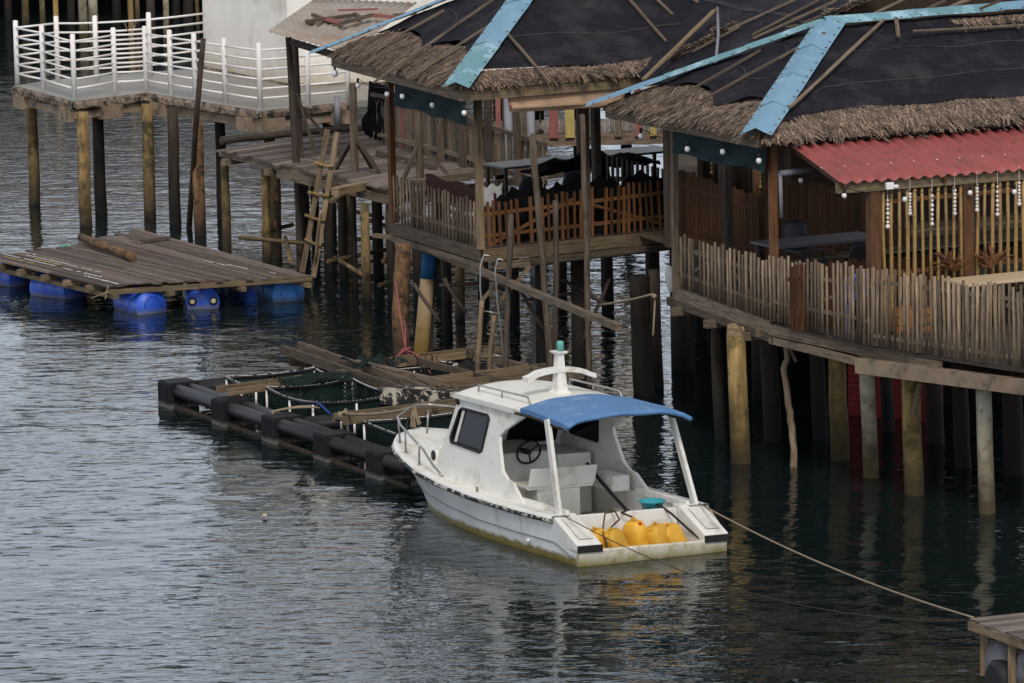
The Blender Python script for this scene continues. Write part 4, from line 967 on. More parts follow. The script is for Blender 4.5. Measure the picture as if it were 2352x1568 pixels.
# mast with curved cross bar and lamp
mast = MB(); mc = b(2.05, .05, 0)
def mpt(dx, dy, z): return b(2.32 + dx, -.03 + dy, z)
sec = [(0, .14, .11), (.05, .088, .078), (.27, .066, .06), (.54, .052, .048), (.57, .095, .09), (.59, .095, .09)]
rows = []
for z, wx, wy in sec:
    rows.append([mpt(sx * wx, sy * wy, 1.98 + z) for sx, sy in ((-1, -1), (1, -1), (1, 1), (-1, 1), (-1, -1))])
mast.grid(rows, sm=False); mast.poly(rows[-1][:4]); m_ = mast.build('mast', MAT['gelcoat'], boat, bevel=.01)
rows = []
for i in range(13):
    u = -1 + 2 * i / 12; z = 2.31 - .09 * u * u + (.0 if abs(u) < .8 else -.02); hw = .075
    c0 = [mpt(-hw, u * .50, z - .03), mpt(hw, u * .50, z - .03), mpt(hw, u * .50, z + .035), mpt(-hw, u * .50, z + .035)]; rows.append(c0 + c0[:1])
mb = MB(); mb.grid(rows, sm=False); mb.poly(rows[0][:4]); mb.poly(rows[-1][:4]); mb.build('cross_bar', MAT['gelcoat'], m_)
MB().lathe(mpt(0, .02, 2.57), (0, 0, 1), [(.05, 0), (.05, .1), (.045, .13), (.02, .14)], 12).build('lamp', MAT['green_lamp'], m_)
# foredeck trunk with porthole
mb = MB(); TR = []
for x, w_, z in ((4.05, .66, .97), (4.5, .66, .97), (4.9, .60, .95), (5.2, .48, .90), (5.38, .34, .86), (5.42, .30, .80)):
    TR.append([b(x, y, zz) for y, zz in ((-w_ - .05, .70), (-w_, z - .05), (-w_ + .07, z), (0, z + .03), (w_ - .07, z), (w_, z - .05), (w_ + .05, .70))])
mb.grid(TR); mb.poly(TR[-1]); tr = mb.build('cabin_trunk', MAT['gelcoat'], boat)
MB().lathe(b(4.62, -.66, .83), b(0, -1, 0) - b(0, 0, 0), [(.10, -.02), (.10, .02), (.075, .03)], 18).build('porthole_rim', MAT['gelcoat'], tr)
MB().lathe(b(4.62, -.668, .83), b(0, -1, 0) - b(0, 0, 0), [(.07, .0), (.07, .034), (.0, .036)], 18).build('porthole', MAT['black'], tr)
MB().quad(b(4.6, -.35, .999), b(5.1, -.3, .97), b(5.1, .3, .97), b(4.6, .35, .999)).build('hatch', MAT['bench_gel'], tr)
# bow rail
ZR = .34
def rail_pt(x, dz=ZR, sg=-1, dy=-.06): return gun(x, dy, dz, sg)
left = [rail_pt(3.75, .03, -1, -.12), rail_pt(3.95, .16), rail_pt(4.25, .30), rail_pt(4.8, .36), rail_pt(5.3, .37), rail_pt(5.7, .38), b(6.08, -.30, 1.27), b(6.25, -.1, 1.285), b(6.27, .0, 1.285)]
right = [b(6.27, .0, 1.285), b(6.25, .1, 1.285), b(6.08, .3, 1.27)] + [rail_pt(x, z, 1) for x, z in ((5.7, .38), (5.3, .37), (4.8, .36), (4.25, .34))] + [rail_pt(4.0, .03, 1)]
br = stick(left + right[1:], .017, 8).build('bow_rail', MAT['steel'], boat)
for x, sg in ((4.45, -1), (5.1, -1), (5.62, -1), (5.1, 1), (5.62, 1), (4.5, 1)):
    MB().tube([gun(x, -.08, .03, sg), rail_pt(x - .06, .36, sg)], .014, 6).build('stanchion', MAT['steel'], br)
    MB().lathe(gun(x, -.08, .03, sg), (0, 0, 1), [(.035, 0), (.035, .012), (.015, .014)], 10).build('stanchion_base', MAT['tin'], br)
MB().tube([b(5.95, -.1, .90), b(5.98, -.05, 1.26)], .014, 6).build('stanchion', MAT['steel'], br)
# interior: dash, wheel, seat box
MB().hexa([b(3.0, -.80, .30), b(3.9, -.80, .30), b(3.9, .25, .30), b(3.0, .25, .30), b(3.05, -.80, 1.06), b(3.9, -.80, 1.10), b(3.9, .25, 1.10), b(3.05, .25, 1.06)]).build('dashboard', MAT['bench_gel'], boat, bevel=.02)
MB().hexa([b(3.02, .30, .14), b(3.9, .30, .14), b(3.9, .80, .14), b(3.02, .80, .14), b(3.02, .30, 1.0), b(3.9, .30, 1.0), b(3.9, .80, 1.0), b(3.02, .80, 1.0)]).build('locker', MAT['gelcoat'], boat, bevel=.02)
MB().hexa(hx(3.0, 3.04, -.70, -.55, .88, 1.0)).build('instrument', MAT['black'], boat)
wc = b(2.92, -.18, 1.08); wr = [wc + (b(0, 1, 0) - b(0, 0, 0)) * (.17 * math.cos(a)) + Vector((-.05 * math.sin(a), 0, .165 * math.sin(a))) for a in [2 * math.pi * k / 20 for k in range(21)]]
wh = MB().tube(wr, .016, 7).build('steering_wheel', MAT['black'], boat)
mb = MB()
for k in (2, 9, 16): mb.tube([wc, wr[k]], .012, 6)
mb.lathe(wc, (1, 0, 0), [(.04, -.02), (.04, .2)], 10); mb.build('wheel_spoke', MAT['black'], wh)
MB().hexa(hx(2.15, 2.6, -.62, .35, .68, .74)).build('helm_seat', MAT['gelcoat'], boat, bevel=.02)
MB().hexa([b(2.12, -.62, .72), b(2.17, -.62, .72), b(2.17, .35, .72), b(2.12, .35, .72), b(2.02, -.62, 1.0), b(2.07, -.62, 1.0), b(2.07, .35, 1.0), b(2.02, .35, 1.0)]).build('seat_back', MAT['gelcoat'], boat, bevel=.02)
MB().hexa(hx(2.2, 2.55, -.45, .18, .13, .68)).build('seat_pedestal', MAT['bench_gel'], boat, bevel=.015)
MB().hexa(hx(2.0, 2.55, .55, .80, .60, .82)).build('side_box', MAT['gelcoat'], boat, bevel=.015)
MB().lathe(b(1.55, -.55, 1.78), (0, 0, 1), [(.02, -.09), (.07, -.08), (.09, -.03), (.09, .03)], 12).build('cockpit_lamp', MAT['bench_gel'], boat)
MB().ball(b(1.2, -1.13, .18), .03).build('drain_cap', MAT['bulb'], boat)
MB().tube([gun(2.7, -.1, .04), gun(2.7, -.1, .10)], .02, 8).build('cleat', MAT['rope'], boat)
bm4 = Matrix.Translation(stern) @ Matrix.Rotation(math.atan2(HD.y, HD.x), 4, 'Z')
def bwld(x, y, z): return bm4 @ b(x, y, z)
# black boat hook, basin, cans, ropes: loose things in the boat
tag(MB().tube([bwld(2.45, .42, .95), bwld(2.2, .50, .70), bwld(1.75, .62, .36)], .024, 8).build('boat_hook', MAT['black']), 'black rod leaning against the seat inside the boat', 'rod')
bs = MB(); c = bwld(.98, .55, .50)
bs._lathe(c, Vector((0, 0, 1)), [(.001, .006), (.13, .0), (.165, .12), (.185, .125), (.185, .138), (.16, .135), (.13, .02), (.001, .02)], 24, .5)
tag(bs.build('plastic_basin', MAT['basin']), 'turquoise plastic basin standing at the back of the boat cockpit', 'basin')
JL = ('leftmost yellow jerry can, half hidden, in the boat stern', 'second yellow jerry can from the left in the boat stern, tipped', 'yellow jerry can with a red cap in the boat stern', 'yellow jerry can right beside the red capped one', 'rightmost yellow jerry can in the boat stern, leaning right')
def jerry(loc, yaw, tilt, lab, cap='jerry', h=.34):
    t = thing('jerry_can', loc, lab, 'jerry can', 'yellow jerry cans in the boat stern'); t['_o'] = [0, 0, 0]
    t.rotation_euler = (tilt[0], tilt[1], yaw)
    rows = []
    for z, k in ((0, .90), (.012, .98), (.05, 1), (.12, .985), (.14, .96), (.16, .985), (h * .70, 1), (h * .76, .97), (h * .90, .72), (h * .95, .60), (h * .96, .30)):
        wx, wy = .155 * k, .115 * (k if k > .9 else lerp(1, k, .5)); r = []
        for i in range(24):
            a = 2 * math.pi * i / 24; ca_, sa_ = math.cos(a), math.sin(a); pw = .45
            r.append((math.copysign(abs(ca_) ** pw, ca_) * wx, math.copysign(abs(sa_) ** pw, sa_) * wy, z))
        rows.append(r + r[:1])
    mb = MB(); mb.grid(rows); mb.poly(rows[0][:-1]); mb.poly(rows[-1][:-1]); mb.build('body', MAT['jerry'], t)
    MB().tube([(.065, 0, h * .84), (.06, 0, h * 1.02), (.0, 0, h * 1.07), (-.05, 0, h * .98), (-.06, 0, h * .92)], .015, 8).build('handle', MAT['jerry'], t)
    MB().lathe((.075, 0, h * .80), (.5, 0, .86), [(.028, 0), (.028, .03), (.034, .032), (.034, .06), (.03, .065)], 14).build('cap', MAT[cap], t)
    return t
for (x, y, z, yaw, tilt), lab, cap, h in zip(((.34, -.56, .06, .5, (.15, -.2)), (.24, -.34, .06, .35, (.18, -.34)), (.32, -.04, .07, 1.9, (.12, .05)), (.24, .24, .06, .5, (.1, -.18)), (.27, .52, .06, .3, (.22, -.36))), JL, ('jerry', 'jerry', 'red_cap', 'jerry', 'jerry'), (.38, .39, .45, .40, .39)):
    jerry(bwld(x, y, z), yaw + math.atan2(HD.y, HD.x) + 1.57, (tilt[0], -tilt[1]), lab, cap, h)
mb = MB()
mb.tube([bwld(.74, -.2, .58), bwld(.6, -.2, .60), bwld(.4, -.25, .52), bwld(.3, -.42, .45), bwld(.15, -.5, .30)], .014, 6)
mb.tube([bwld(.6, -.2, .60), bwld(.5, -.4, .6), bwld(.3, -.55, .4), bwld(.05, -.62, .22)], .012, 6)
mb.tube([bwld(.78, .1, .57), bwld(.62, -.1, .57), bwld(.6, .05, .5)], .014, 6)
tag(mb.build('fuel_hose', MAT['pile_rust']), 'brown hose looped over the yellow jerry cans in the stern', 'hose')
tag(MB().tube([bwld(.95, .42, .6), bwld(.8, .55, .6), bwld(.6, .62, .5), bwld(.3, .72, .3), bwld(.12, .75, .22)], .016, 6).build('black_cable', MAT['black']), 'black cable running from the basin down the stern well', 'cable')
# mooring lines
far_p = P(2236, 1418, .85)
tag(MB().tube(sag(bwld(.55, 1.0, .62), far_p, .12, 24), .0125, 6).build('mooring_rope', MAT['rope']), 'long tan mooring rope from the boat stern to the corner dock', 'rope')
tag(MB().tube(sag(bwld(.7, -.95, .62), P(2240, 1425, .8), .40, 24), .007, 5).build('thin_line', MAT['dark_rope']), 'thin dark line crossing the boat stern toward the corner dock', 'rope')
bowp = bwld(6.2, -.15, 1.27)
mb = MB(); kk = cg(5.25, .55, .56); mb.tube(sag(bowp, kk, .05, 10), .02, 7)
for k in range(6): mb.tube(sag(kk + Vector((rnd(-.12, .12), rnd(-.1, .1), rnd(-.05, .03))), kk + Vector((rnd(-.12, .12), rnd(-.1, .1), rnd(-.05, .03))), -.04, 5), .02, 6)
mb.tube([kk, kk + Vector((-.03, -.12, -.2)), kk + Vector((-.15, -.12, -.38))], .018, 6); mb.tube([kk + Vector((.05, -.1, 0)), kk + Vector((.08, -.15, -.3)), kk + Vector((.02, -.18, -.58))], .016, 6)
tag(mb.build('bow_rope', MAT['rope']), 'tan bow rope knotted to the plank frame of the fish cage', 'rope')
rows = []
mb = MB()
for k in range(26):
    a = rnd(-.05, .05); mb.tube([bowp + Vector((a * .3, rnd(-.03, .03), .01)), bowp + Vector((a * .8, rnd(-.05, .05), -.12)), bowp + Vector((a * 1.6 + .02, rnd(-.05, .05), -.27 + rnd(-.03, .04)))], .011, 5, var=rnd(0, 1))
tag(mb.build('rope_hank', MAT['rope']), 'hank of frayed tan rope hanging from the bow rail', 'rope')
# ------------------------------------------------------------------ hut makers
Z = Vector((0, 0, 1))
def on_plane(px, py, o, n, off=0.0):
    d = ray(px, py); c = Vector((0, 0, H)); n = n.normalized(); n = n if n.z > 0 else -n
    return c + d * ((o + n * off - c).dot(n) / d.dot(n))
def thatch(parent, a, b, up, band, n, bandf=None, sl=1.0, hip=(0, 0)):
    """a-b eave line, up = unit vector up the slope"""
    a, b = Vector(a), Vector(b); d = (b - a).normalized(); L = (b - a).length; nn = d.cross(up).normalized()
    if nn.z < 0: nn = -nn
    m = 40; rows = []
    for i in range(7):
        t = i / 6; lv = max(0, band * t - .02) / sl; rows.append([a.lerp(b, lerp(lv * hip[0] / L, 1 - lv * hip[1] / L, j / m)) + up * (band * t - .05) + nn * (.015 + .05 * math.sin(t * 3.1) + rnd(-.015, .015)) for j in range(m + 1)])
    mb = MB(); mb.grid(rows, var=.3, sm=False)
    for k in range(n):
        u = rnd(0, L); lim = bandf(u / L) * sl if bandf else band
        v = lim * rnd(0, 1) ** 1.1; l = rnd(.08, .24)
        if (hip[0] and v / sl > u / hip[0]) or (hip[1] and v / sl > (L - u) / hip[1]): continue
        l = l; ang = rnd(-.6, .6) if rnd(0, 1) < .8 else rnd(-1.6, 1.6); w_ = rnd(.006, .018)
        p = a + d * u + up * v + nn * (.04 + .045 * math.sin(min(1, max(v, 0) / band) * 3.1) + rnd(0, .025))
        q = -up * math.cos(ang) + d * math.sin(ang); s_ = q.cross(nn).normalized() * w_
        if v < l * .8: l *= .55
        e = p + q * l - Z * rnd(0, .03) * (1 if v < .1 else .3)
        mb.quad(p - s_, p + s_, e + s_ * .6, e - s_ * .6, var=rnd(0, 1) ** 1.3)
    for k in range(int(L * 9)):                                  # ragged bundles and long loose strands
        u = rnd(0, L); lim = bandf(u / L) * sl if bandf else band; v = lim * rnd(0, .55) ** 1.2
        if (hip[0] and v / sl > u / hip[0] - .1) or (hip[1] and v / sl > (L - u) / hip[1] - .1): continue
        base = rnd(-.5, .5); lift = rnd(.04, .10)
        for q_ in range(int(rnd(5, 11))):
            ang = base + rnd(-.25, .25); l = rnd(.18, .36) if v > .2 else rnd(.12, .26); w_ = rnd(.008, .02)
            p = a + d * (u + rnd(-.06, .06)) + up * (v + rnd(-.05, .05)) + nn * (lift + rnd(0, .03)); q = -up * math.cos(ang) + d * math.sin(ang); s_ = q.cross(nn).normalized() * w_
            e = p + q * l + nn * rnd(-.05, .03); mb.quad(p - s_, p + s_, e + s_ * .5, e - s_ * .5, var=rnd(0, 1) ** .8)
    return mb.build('thatch', MAT['thatch'], parent)
def netting(parent, a, b, ta, tb, bandf, off=.12):
    """shade net over the slope a-b (eave) to ta-tb (top); bandf(u) = bare thatch share at the foot"""
    a, b, ta, tb = map(Vector, (a, b, ta, tb)); nn = (b - a).cross(ta - a).normalized(); nn = nn if nn.z > 0 else -nn
    m, k = 46, 14; rows = []
    for i in range(k + 1):
        r = []
        for j in range(m + 1):
            u = j / m; v0 = bandf(u); v = v0 + (1 - v0) * i / k
            p = a.lerp(b, u).lerp(ta.lerp(tb, u), v)
            fold = .014 * math.sin(u * 31 + 3 * math.sin(v * 5)) + .016 * math.sin(u * 13 + v * 17) + .014 * math.sin(u * 5 - v * 29 + 2 * math.sin(u * 9))
            r.append(p + nn * (off + fold - (.02 if i == 0 else 0)))
        rows.append(r)
    o = MB().grid(rows).build('roof_net', MAT['net_cloth'], parent)
    for i in (4, 9):
        r1 = [p + nn * .008 + Z * rnd(-.004, .004) for p in rows[i]]; r2 = [p.lerp(q, .16) + nn * .008 for p, q in zip(rows[i], rows[i + 1])]
        MB().grid([r1, r2]).build('net_seam', MAT['net_seam'], o)
    return o
def ridge_cap(parent, a, b, n1, n2, w, mats, segs=3, lift=.10):
    """folded sheet along a-b; n1, n2 = directions of the two wings"""
    a, b = Vector(a), Vector(b)
    for i in range(segs):
        t0, t1 = max(0, i / segs - .015), (i + 1) / segs; lf = Z * (lift + .008 * i)
        p, q = a.lerp(b, t0) + lf, a.lerp(b, t1) + lf
        mb = MB(); rows = []
        for k in (-1, -.5, 0, .5, 1):
            wv = (n1 if k < 0 else n2) * abs(k) * w
            rows.append([x + wv + Z * rnd(-.006, .006) for x in (p, p.lerp(q, .33), p.lerp(q, .66), q)])
        mb.grid(rows, sm=False); o = mb.build('ridge_flashing', MAT[mats[i % len(mats)]], parent)
        mb = MB()
        for k in (-.85, .85):
            for t in (.06, .3, .55, .8):
                wv = (n1 if k < 0 else n2) * abs(k) * w; c = p.lerp(q, t + rnd(-.05, .05)) + wv + Z * .006
                mb.box(c, .035, .03, .006)
        mb.build('nail_rust', MAT['rust_line'], o)
def fence(parent, a, b, h0, h1, n, w, m, rail_m=None, z0=.02, rails=(.25, .72), lean=.02, inset=None, round_=False, brace=True, drop=0):
    a, b = Vector(a), Vector(b); d = (b - a).normalized(); nn = Vector((d.y, -d.x, 0)); mb = MB(); tilt = 0
    for i in range(n):
        t = (i + .5 + rnd(-.16, .16)) / n; tilt = tilt * .7 + rnd(-lean, lean); h = lerp(h0, h1, t) * rnd(.95, 1.05)
        p = a.lerp(b, t) + nn * .02; q = p + d * (tilt * h) + Z * h; ww = w * rnd(.8, 1.2)
        if rnd(0, 1) < .02: continue
        if round_: mb.tube([p + Z * z0, p.lerp(q, .5) + d * rnd(-.008, .008), q], ww / 2, 6)
        else: mb.beam(p + Z * z0, q, ww, .022, up=nn)
    mb.build('picket_panel', MAT[m], parent)
    mb = MB()
    for k in rails: mb.beam(a + Z * (h0 * k + z0), b + Z * (h1 * k + z0), .03, .055)
    if brace:
        L = (b - a).length; nb = max(1, int(L / 1.7))
        for i in range(nb):
            s0, s1 = i / nb + .03, (i + 1) / nb - .03; z1, z2 = (.08, .78) if i % 2 == 0 else (.78, .08)
            mb.beam(a.lerp(b, s0) + Z * z1 * h0 - nn * .01, a.lerp(b, s1) + Z * z2 * h1 - nn * .01, .02, .05)
    mb.build('fence_rail', MAT[rail_m or m], parent)
def post(parent, p, z0, z1, w, m, ax=(1, .5)):
    p = Vector(p); return MB().beam(v3(p, z0), v3(p, z1), w, w, up=(ax[0], ax[1], 0)).build('post', MAT[m], parent)
def boards(parent, a, b, c, d, n, z, m, th=.03):
    """floor boards running a->d, laid side by side from a to b"""
    mb = MB()
    for i in range(n):
        t0, t1 = i / n, (i + .95) / n; q = [a.lerp(b, t0), d.lerp(c, t0), d.lerp(c, t1), a.lerp(b, t1)]; k = rnd(-.004, .004)
        mb.hexa([v3(p, z - th + k) for p in q] + [v3(p, z + k) for p in q])
    return mb.build('floor_board', MAT[m], parent)

# ------------------------------------------------------------------ middle hut
hz = 2.2
A0, A1, A2 = P(903, 511, hz), P(1104, 572, hz), P(1548, 526, hz); A3 = A0 + A2 - A1; A3.z = hz
uLA = (A1 - A0).normalized(); uFA = (A2 - A1).normalized()
hutA = thing('stilt_hut', v3(A1, 0), 'netted thatched hut on stilts in the middle with orange picket fence along its front', 'hut')
boards(hutA, A0, A1, A2, A3, 26, hz - .02, 'grey_wood')
mb = MB(); mb.beam(v3(A0 - uFA * .03, hz - .09), v3(A1 - uFA * .03 + uLA * .02, hz - .09), .05, .19); mb.build('edge_board', MAT['grey_wood'], hutA)
mb = MB(); mb.beam(v3(A1 + uLA * .03 + uFA * .03, hz - .10), v3(A2 + uLA * .03, hz - .10), .05, .20); mb.build('edge_board', MAT['tan_wood'], hutA)
mb = MB(); mb.beam(v3(A1 + uFA * .25, hz - .29), v3(A2 + uFA * .3, hz - .27), .12, .12); mb.beam(v3(A1 + uFA * .9 + uLA * .12, hz - .27), v3(A2 + uLA * .12 + uFA * .2, hz - .24), .14, .08); mb.beam(v3(A0 - uFA * .0, hz - .26), v3(A1, hz - .26), .08, .1)
for t in (.2, .5, .8): mb.beam(v3(A0.lerp(A1, t), hz - .24), v3(A3.lerp(A2, t), hz - .24), .1, .12)
mb.build('joist', MAT['grey_wood'], hutA)
fence(hutA, A0 + uFA * .02, A1 + uFA * .02, .80, .78, 25, .042, 'picket', 'grey_wood', lean=.012, round_=True)
fence(hutA, A1 + uFA * .08, A2, .74, .84, 31, .05, 'orange_wood', 'orange_wood', lean=.03)
ez = 4.75; fh = .17
CA = P(1057, 231, ez); LA = P(764, 152, ez); dLA = (CA - LA).normalized(); dFA = Vector((-dLA.y, dLA.x, 0)); dFA = (uFA * .75 + dFA * .25).normalized()
RA = CA + dFA * 4.1
for p, m in ((A0, 'orange_wood'), (A1, 'tan_wood'), (A1.lerp(A2, .545), 'dark_wood'), (A2, 'dark_wood'), (A3, 'dark_wood')): post(hutA, p, hz, ez + .1, .10, m, uFA)
half = (CA - LA).length / 2; pkA = LA.lerp(CA, .5) + dFA * half; pkA = Y(1257, -66, pkA.y); rise = pkA.z - ez - fh
ra_ = CA + dFA * 9.5
ridge_end = Vector((pkA.x, pkA.y, pkA.z)) + dFA * 5.0
ev = Z * (ez + fh) ; LA_, CA_, RA_ = v3(LA, ez + fh), v3(CA, ez + fh), v3(ra_, ez + fh)
upL = ((pkA - LA_) - dLA * (pkA - LA_).dot(dLA)).normalized(); upF = ((pkA - CA_) - dFA * (pkA - CA_).dot(dFA)).normalized()
MB().beam(v3(LA, ez + fh / 2), v3(CA, ez + fh / 2), .04, fh).build('fascia_board', MAT['grey_wood'], hutA)
MB().beam(v3(CA, ez + fh / 2 + .0) , v3(RA, ez + fh / 2 + .0), .04, fh + .02).build('fascia_board', MAT['tan_wood'], hutA)
slA = (pkA - (LA_ + CA_) / 2).length; slF = slA
bA1 = lambda u: .20 + .10 * abs(math.sin(u * 3.14 * 2 + .1)) ** .8 - .10 * max(0, u - .8) / .2
bA2 = lambda u: .10 + .02 * math.sin(u * 18)
thatch(hutA, LA_ - dLA * .1, CA_, upL, 1.0, 4200, bA1, slA, (half, half)); thatch(hutA, CA_, v3(RA, ez + fh), upF, .5, 2200, lambda u: bA2(u * 4.1 / 9.5), slA, (half, 0))
netting(hutA, LA_, CA_, pkA, pkA, bA1)
netting(hutA, CA_, RA_, pkA, ridge_end, bA2)
bk = v3(LA + dFA * 9, ez + fh); MB().quad(LA_, bk, ridge_end, pkA).build('roof_back', MAT['net_cloth'], hutA)
ridge_cap(hutA, CA_ - (pkA - CA_).normalized() * .22, pkA, (-dLA - dFA - Z * .47).normalized(), (dLA + dFA - Z * .47).normalized(), .24, ['teal_sheet', 'blue_sheet', 'blue_sheet'], 3, .21)
ridge_cap(hutA, LA_ - (pkA - LA_).normalized() * .4, pkA, (dLA - dFA - Z * .47).normalized(), (dFA - dLA - Z * .47).normalized(), .20, ['blue_sheet'], 4, .23)
def batten(parent, o, n, p0, p1, w=.045, h=.03, m='grey_wood', off=.18, name='roof_batten'):
    MB().beam(on_plane(*p0, o, n, off), on_plane(*p1, o, n, off), w, h, up=n).build(name, MAT[m], parent)
nL, nF = dLA.cross(upL), dFA.cross(upF)
for p0, p1 in (((857, 190), (1130, 0)), ((840, 123), (1020, 23)), ((933, 180), (1147, 43)), ((1100, 20), (1160, -20))): batten(hutA, LA_, nL, p0, p1)
for p0, p1 in (((1162, 73), (1264, 190)), ((1440, -8), (1530, 95)), ((1500, -10), (1545, 33)), ((1580, -10), (1642, 30))): batten(hutA, CA_, nF, p0, p1)
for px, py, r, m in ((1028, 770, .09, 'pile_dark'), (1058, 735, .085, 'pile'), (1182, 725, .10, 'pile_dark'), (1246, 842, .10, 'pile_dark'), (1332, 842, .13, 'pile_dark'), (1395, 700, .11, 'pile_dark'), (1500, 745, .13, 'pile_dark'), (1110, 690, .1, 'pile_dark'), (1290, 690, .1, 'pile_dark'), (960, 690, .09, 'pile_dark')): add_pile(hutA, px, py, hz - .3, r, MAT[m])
mb = MB()
for a, b in (((1108, 688), (1150, 640)), ((1142, 698), (1218, 610))): MB().beam(Y(*a, yl + .8), Y(*b, yl + .8), .08, .05).build('knee_brace', MAT['tan_wood'], hutA)
MB().beam(P(905, 545, 1.9), P(860, 540, 1.9), .12, .06).build('stub_beam', MAT['tan_wood'], hutA)
for (x0, y0), (x1, y1), r_ in (((1180, 640), (1250, 760), .03), ((1290, 640), (1395, 700), .035), ((1020, 640), (1070, 720), .035), ((1400, 640), (1330, 800), .03), ((1010, 655), (1120, 650), .03), ((1200, 690), (1330, 670), .03), ((950, 650), (1010, 740), .03)):
    stick([Y(x0, y0, 91.6), Y(x1, y1, 91.6)], r_, 8, .01).build('prop_stick', MAT['dark_wood'], hutA)
def dark_row(a, b, n, h, parent, y_off):
    for i in range(n):
        p = a.lerp(b, i / max(1, n - 1)) + y_off; MB().beam(p, p + Z * h, .05, .03, up=uFA).build('back_slat', MAT['dark_wood'], parent)
dark_row(A3.lerp(A2, .30), A2, 14, .95, hutA, Z * 0)
# things hung on the middle hut
rows = []
for i in range(6):
    z = ez - .02 - .075 * i; rows.append([v3(LA.lerp(CA, lerp(.44, .99, j / 24)) + dFA * (.12 + .02 * math.sin(j * .9 + i)), z - (.02 * math.sin(j * .6) * i / 5) ) for j in range(25)])
tag(MB().grid(rows).build('tarpaulin', MAT['teal_tarp']), 'dark teal tarpaulin hanging under the left eave of the middle hut', 'tarp')
bl0, bl1 = V(1172, 250, CA - dLA * .06, CA - dLA * .06 + dFA), V(1436, 238, CA - dLA * .06, CA - dLA * .06 + dFA)
rows = []
for i in range(9):
    a = i / 8; z_ = lerp(.42, .0, a); rows.append([bl0.lerp(bl1, j / 30) + Z * z_ + uLA * (.02 * math.sin(a * 7 + j * .15) + (.07 if i > 6 else 0)) for j in range(31)])
bd_ = MB().grid(rows).build('bamboo_blind', MAT['blind'], solid=.012)
tag(bd_, 'half rolled bamboo blind hanging under the front eave of the middle hut', 'blind')
rl = MB().tube([bl0 + uLA * .02, bl1 + uLA * .02], .05, 12).build('blind_roll', MAT['blind'], bd_)
MB().tube([bl0 + Z * .42 - uFA * .012, bl0 + Z * .2 - uFA * .012 - uLA * .03, bl0 - uFA * .012 + uLA * .03], .02, 6).build('hem', MAT['blind_end'], bd_)
def garland(c, top, bot, m, lab, r=.026, n=6, grp=''):
    mb = MB(); a, b_ = V(c, top, *garland.pl), V(c, bot, *garland.pl)
    mb.tube([a + Z * .25, b_], .004, 4, False)
    for i in range(n): mb.ball(a.lerp(b_, i / (n - 1)), r * rnd(.85, 1.15) * (1.25 if i == n - 1 else 1), seg=8)
    return tag(mb.build('shell_garland', MAT[m]), lab, 'garland', grp)
garland.pl = (A0 + uFA * .1, A1 + uFA * .1)
for i, (c, t, b_) in enumerate(((958, 230, 255), (979, 232, 266), (1004, 238, 277), (1026, 246, 293), (1046, 253, 273), (1072, 268, 295))):
    garland(c, t, b_, 'gold', 'golden shell garland hanging under the teal tarp, number %s from the left' % ('one', 'two', 'three', 'four', 'five', 'six')[i], .018, 5, 'golden shell garlands')
garland.pl = (A1, A2)
for c, t, b_, lab in ((1133, 233, 281, 'golden shell garland right of the front corner post of the middle hut'), (1188, 272, 290, 'short golden shell garland under the left end of the bamboo blind'), (1241, 262, 278, 'small golden shell garland below the middle of the bamboo blind')): garland(c, t, b_, 'gold', lab, .018, 5, 'golden shell garlands')
def lights(pts, lab, r=.042, sock=True):
    t = thing('string_lights', pts[0], lab, 'lights')
    q = sorted(pts, key=lambda p: p.x); mb = MB()
    for a, b_ in zip(q, q[1:]): mb.tube(sag(a + Z * .12, b_ + Z * .12, .06, 8), .006, 4, False)
    mb.build('wire', MAT['black'], t)
    for p in pts:
        o = MB().ball(p, r, sz=1.15, seg=12).build('bulb', MAT['bulb'], t)
        MB().tube([p + Z * .035, p + Z * .12], .02, 8).build('socket', MAT['black'], o)
pl = (LA + dFA * .03, CA + dFA * .03)
lights([V(*q, *pl) for q in ((822, 196), (889, 216), (924, 221), (993, 241), (1066, 259))], 'string of white bulbs along the left eave of the middle hut')
lights([V(x, y, *pl) - dFA * .03 for x, y in ((773, 168),)] , 'single large white bulb under the left eave corner of the middle hut', .055)

# ------------------------------------------------------------------ furniture in the middle hut
def table(loc, sx, sy, ax, m, lab, h=.74):
    t = thing('table', loc, lab, 'table'); c = Vector(loc)
    MB().box(c + Z * (h - .04), sx, sy, .04, ax).build('table_top', MAT[m], t, bevel=.008)
    u = Vector((ax[0], ax[1], 0)).normalized(); w_ = Vector((-u.y, u.x, 0))
    for i in (-1, 1):
        for j in (-1, 1): MB().box(c + u * (sx / 2 - .08) * i + w_ * (sy / 2 - .08) * j, .05, .05, h - .04, ax).build('leg', MAT['dark_wood'], t)
    return t
def make_chair(loc, rz, m, lab):
    t = thing('chair', loc, lab, 'chair', None, rz if rz else .0001)
    MB().box((0, 0, .42), .44, .44, .035).build('seat', MAT[m], t, bevel=.01)
    rows = []
    for i in range(7):
        z = .44 + .42 * i / 6; rows.append([(-.22 - .08 * i / 6 - .04 * (1 - (2 * j / 8 - 1) ** 2), (2 * j / 8 - 1) * (.23 if i < 5 else (.21 if i == 5 else .15)), z) for j in range(9)])
    MB().grid(rows).build('backrest', MAT[m], t, solid=.02)
    for i in (-1, 1):
        for j in (-1, 1): MB().beam((.19 * i * 1.08, .19 * j * 1.08, 0), (.19 * i, .19 * j, .42), .035, .035).build('leg', MAT[m], t)
    return t
tb1 = P(1232, 470, hz)
table(tb1, 1.7, .75, uFA, 'table', 'grey topped table behind the orange picket fence of the middle hut')
table(P(1450, 445, hz), 1.5, .75, uFA, 'table', 'dark table at the right end of the middle hut')
ang = math.atan2(uFA.y, uFA.x)
c0 = make_chair(P(1200, 520, hz), ang + 1.6, 'chair', 'dark chair left of center behind the orange picket fence')
dup(c0, P(1300, 508, hz), 'dark chair in the middle behind the orange picket fence')
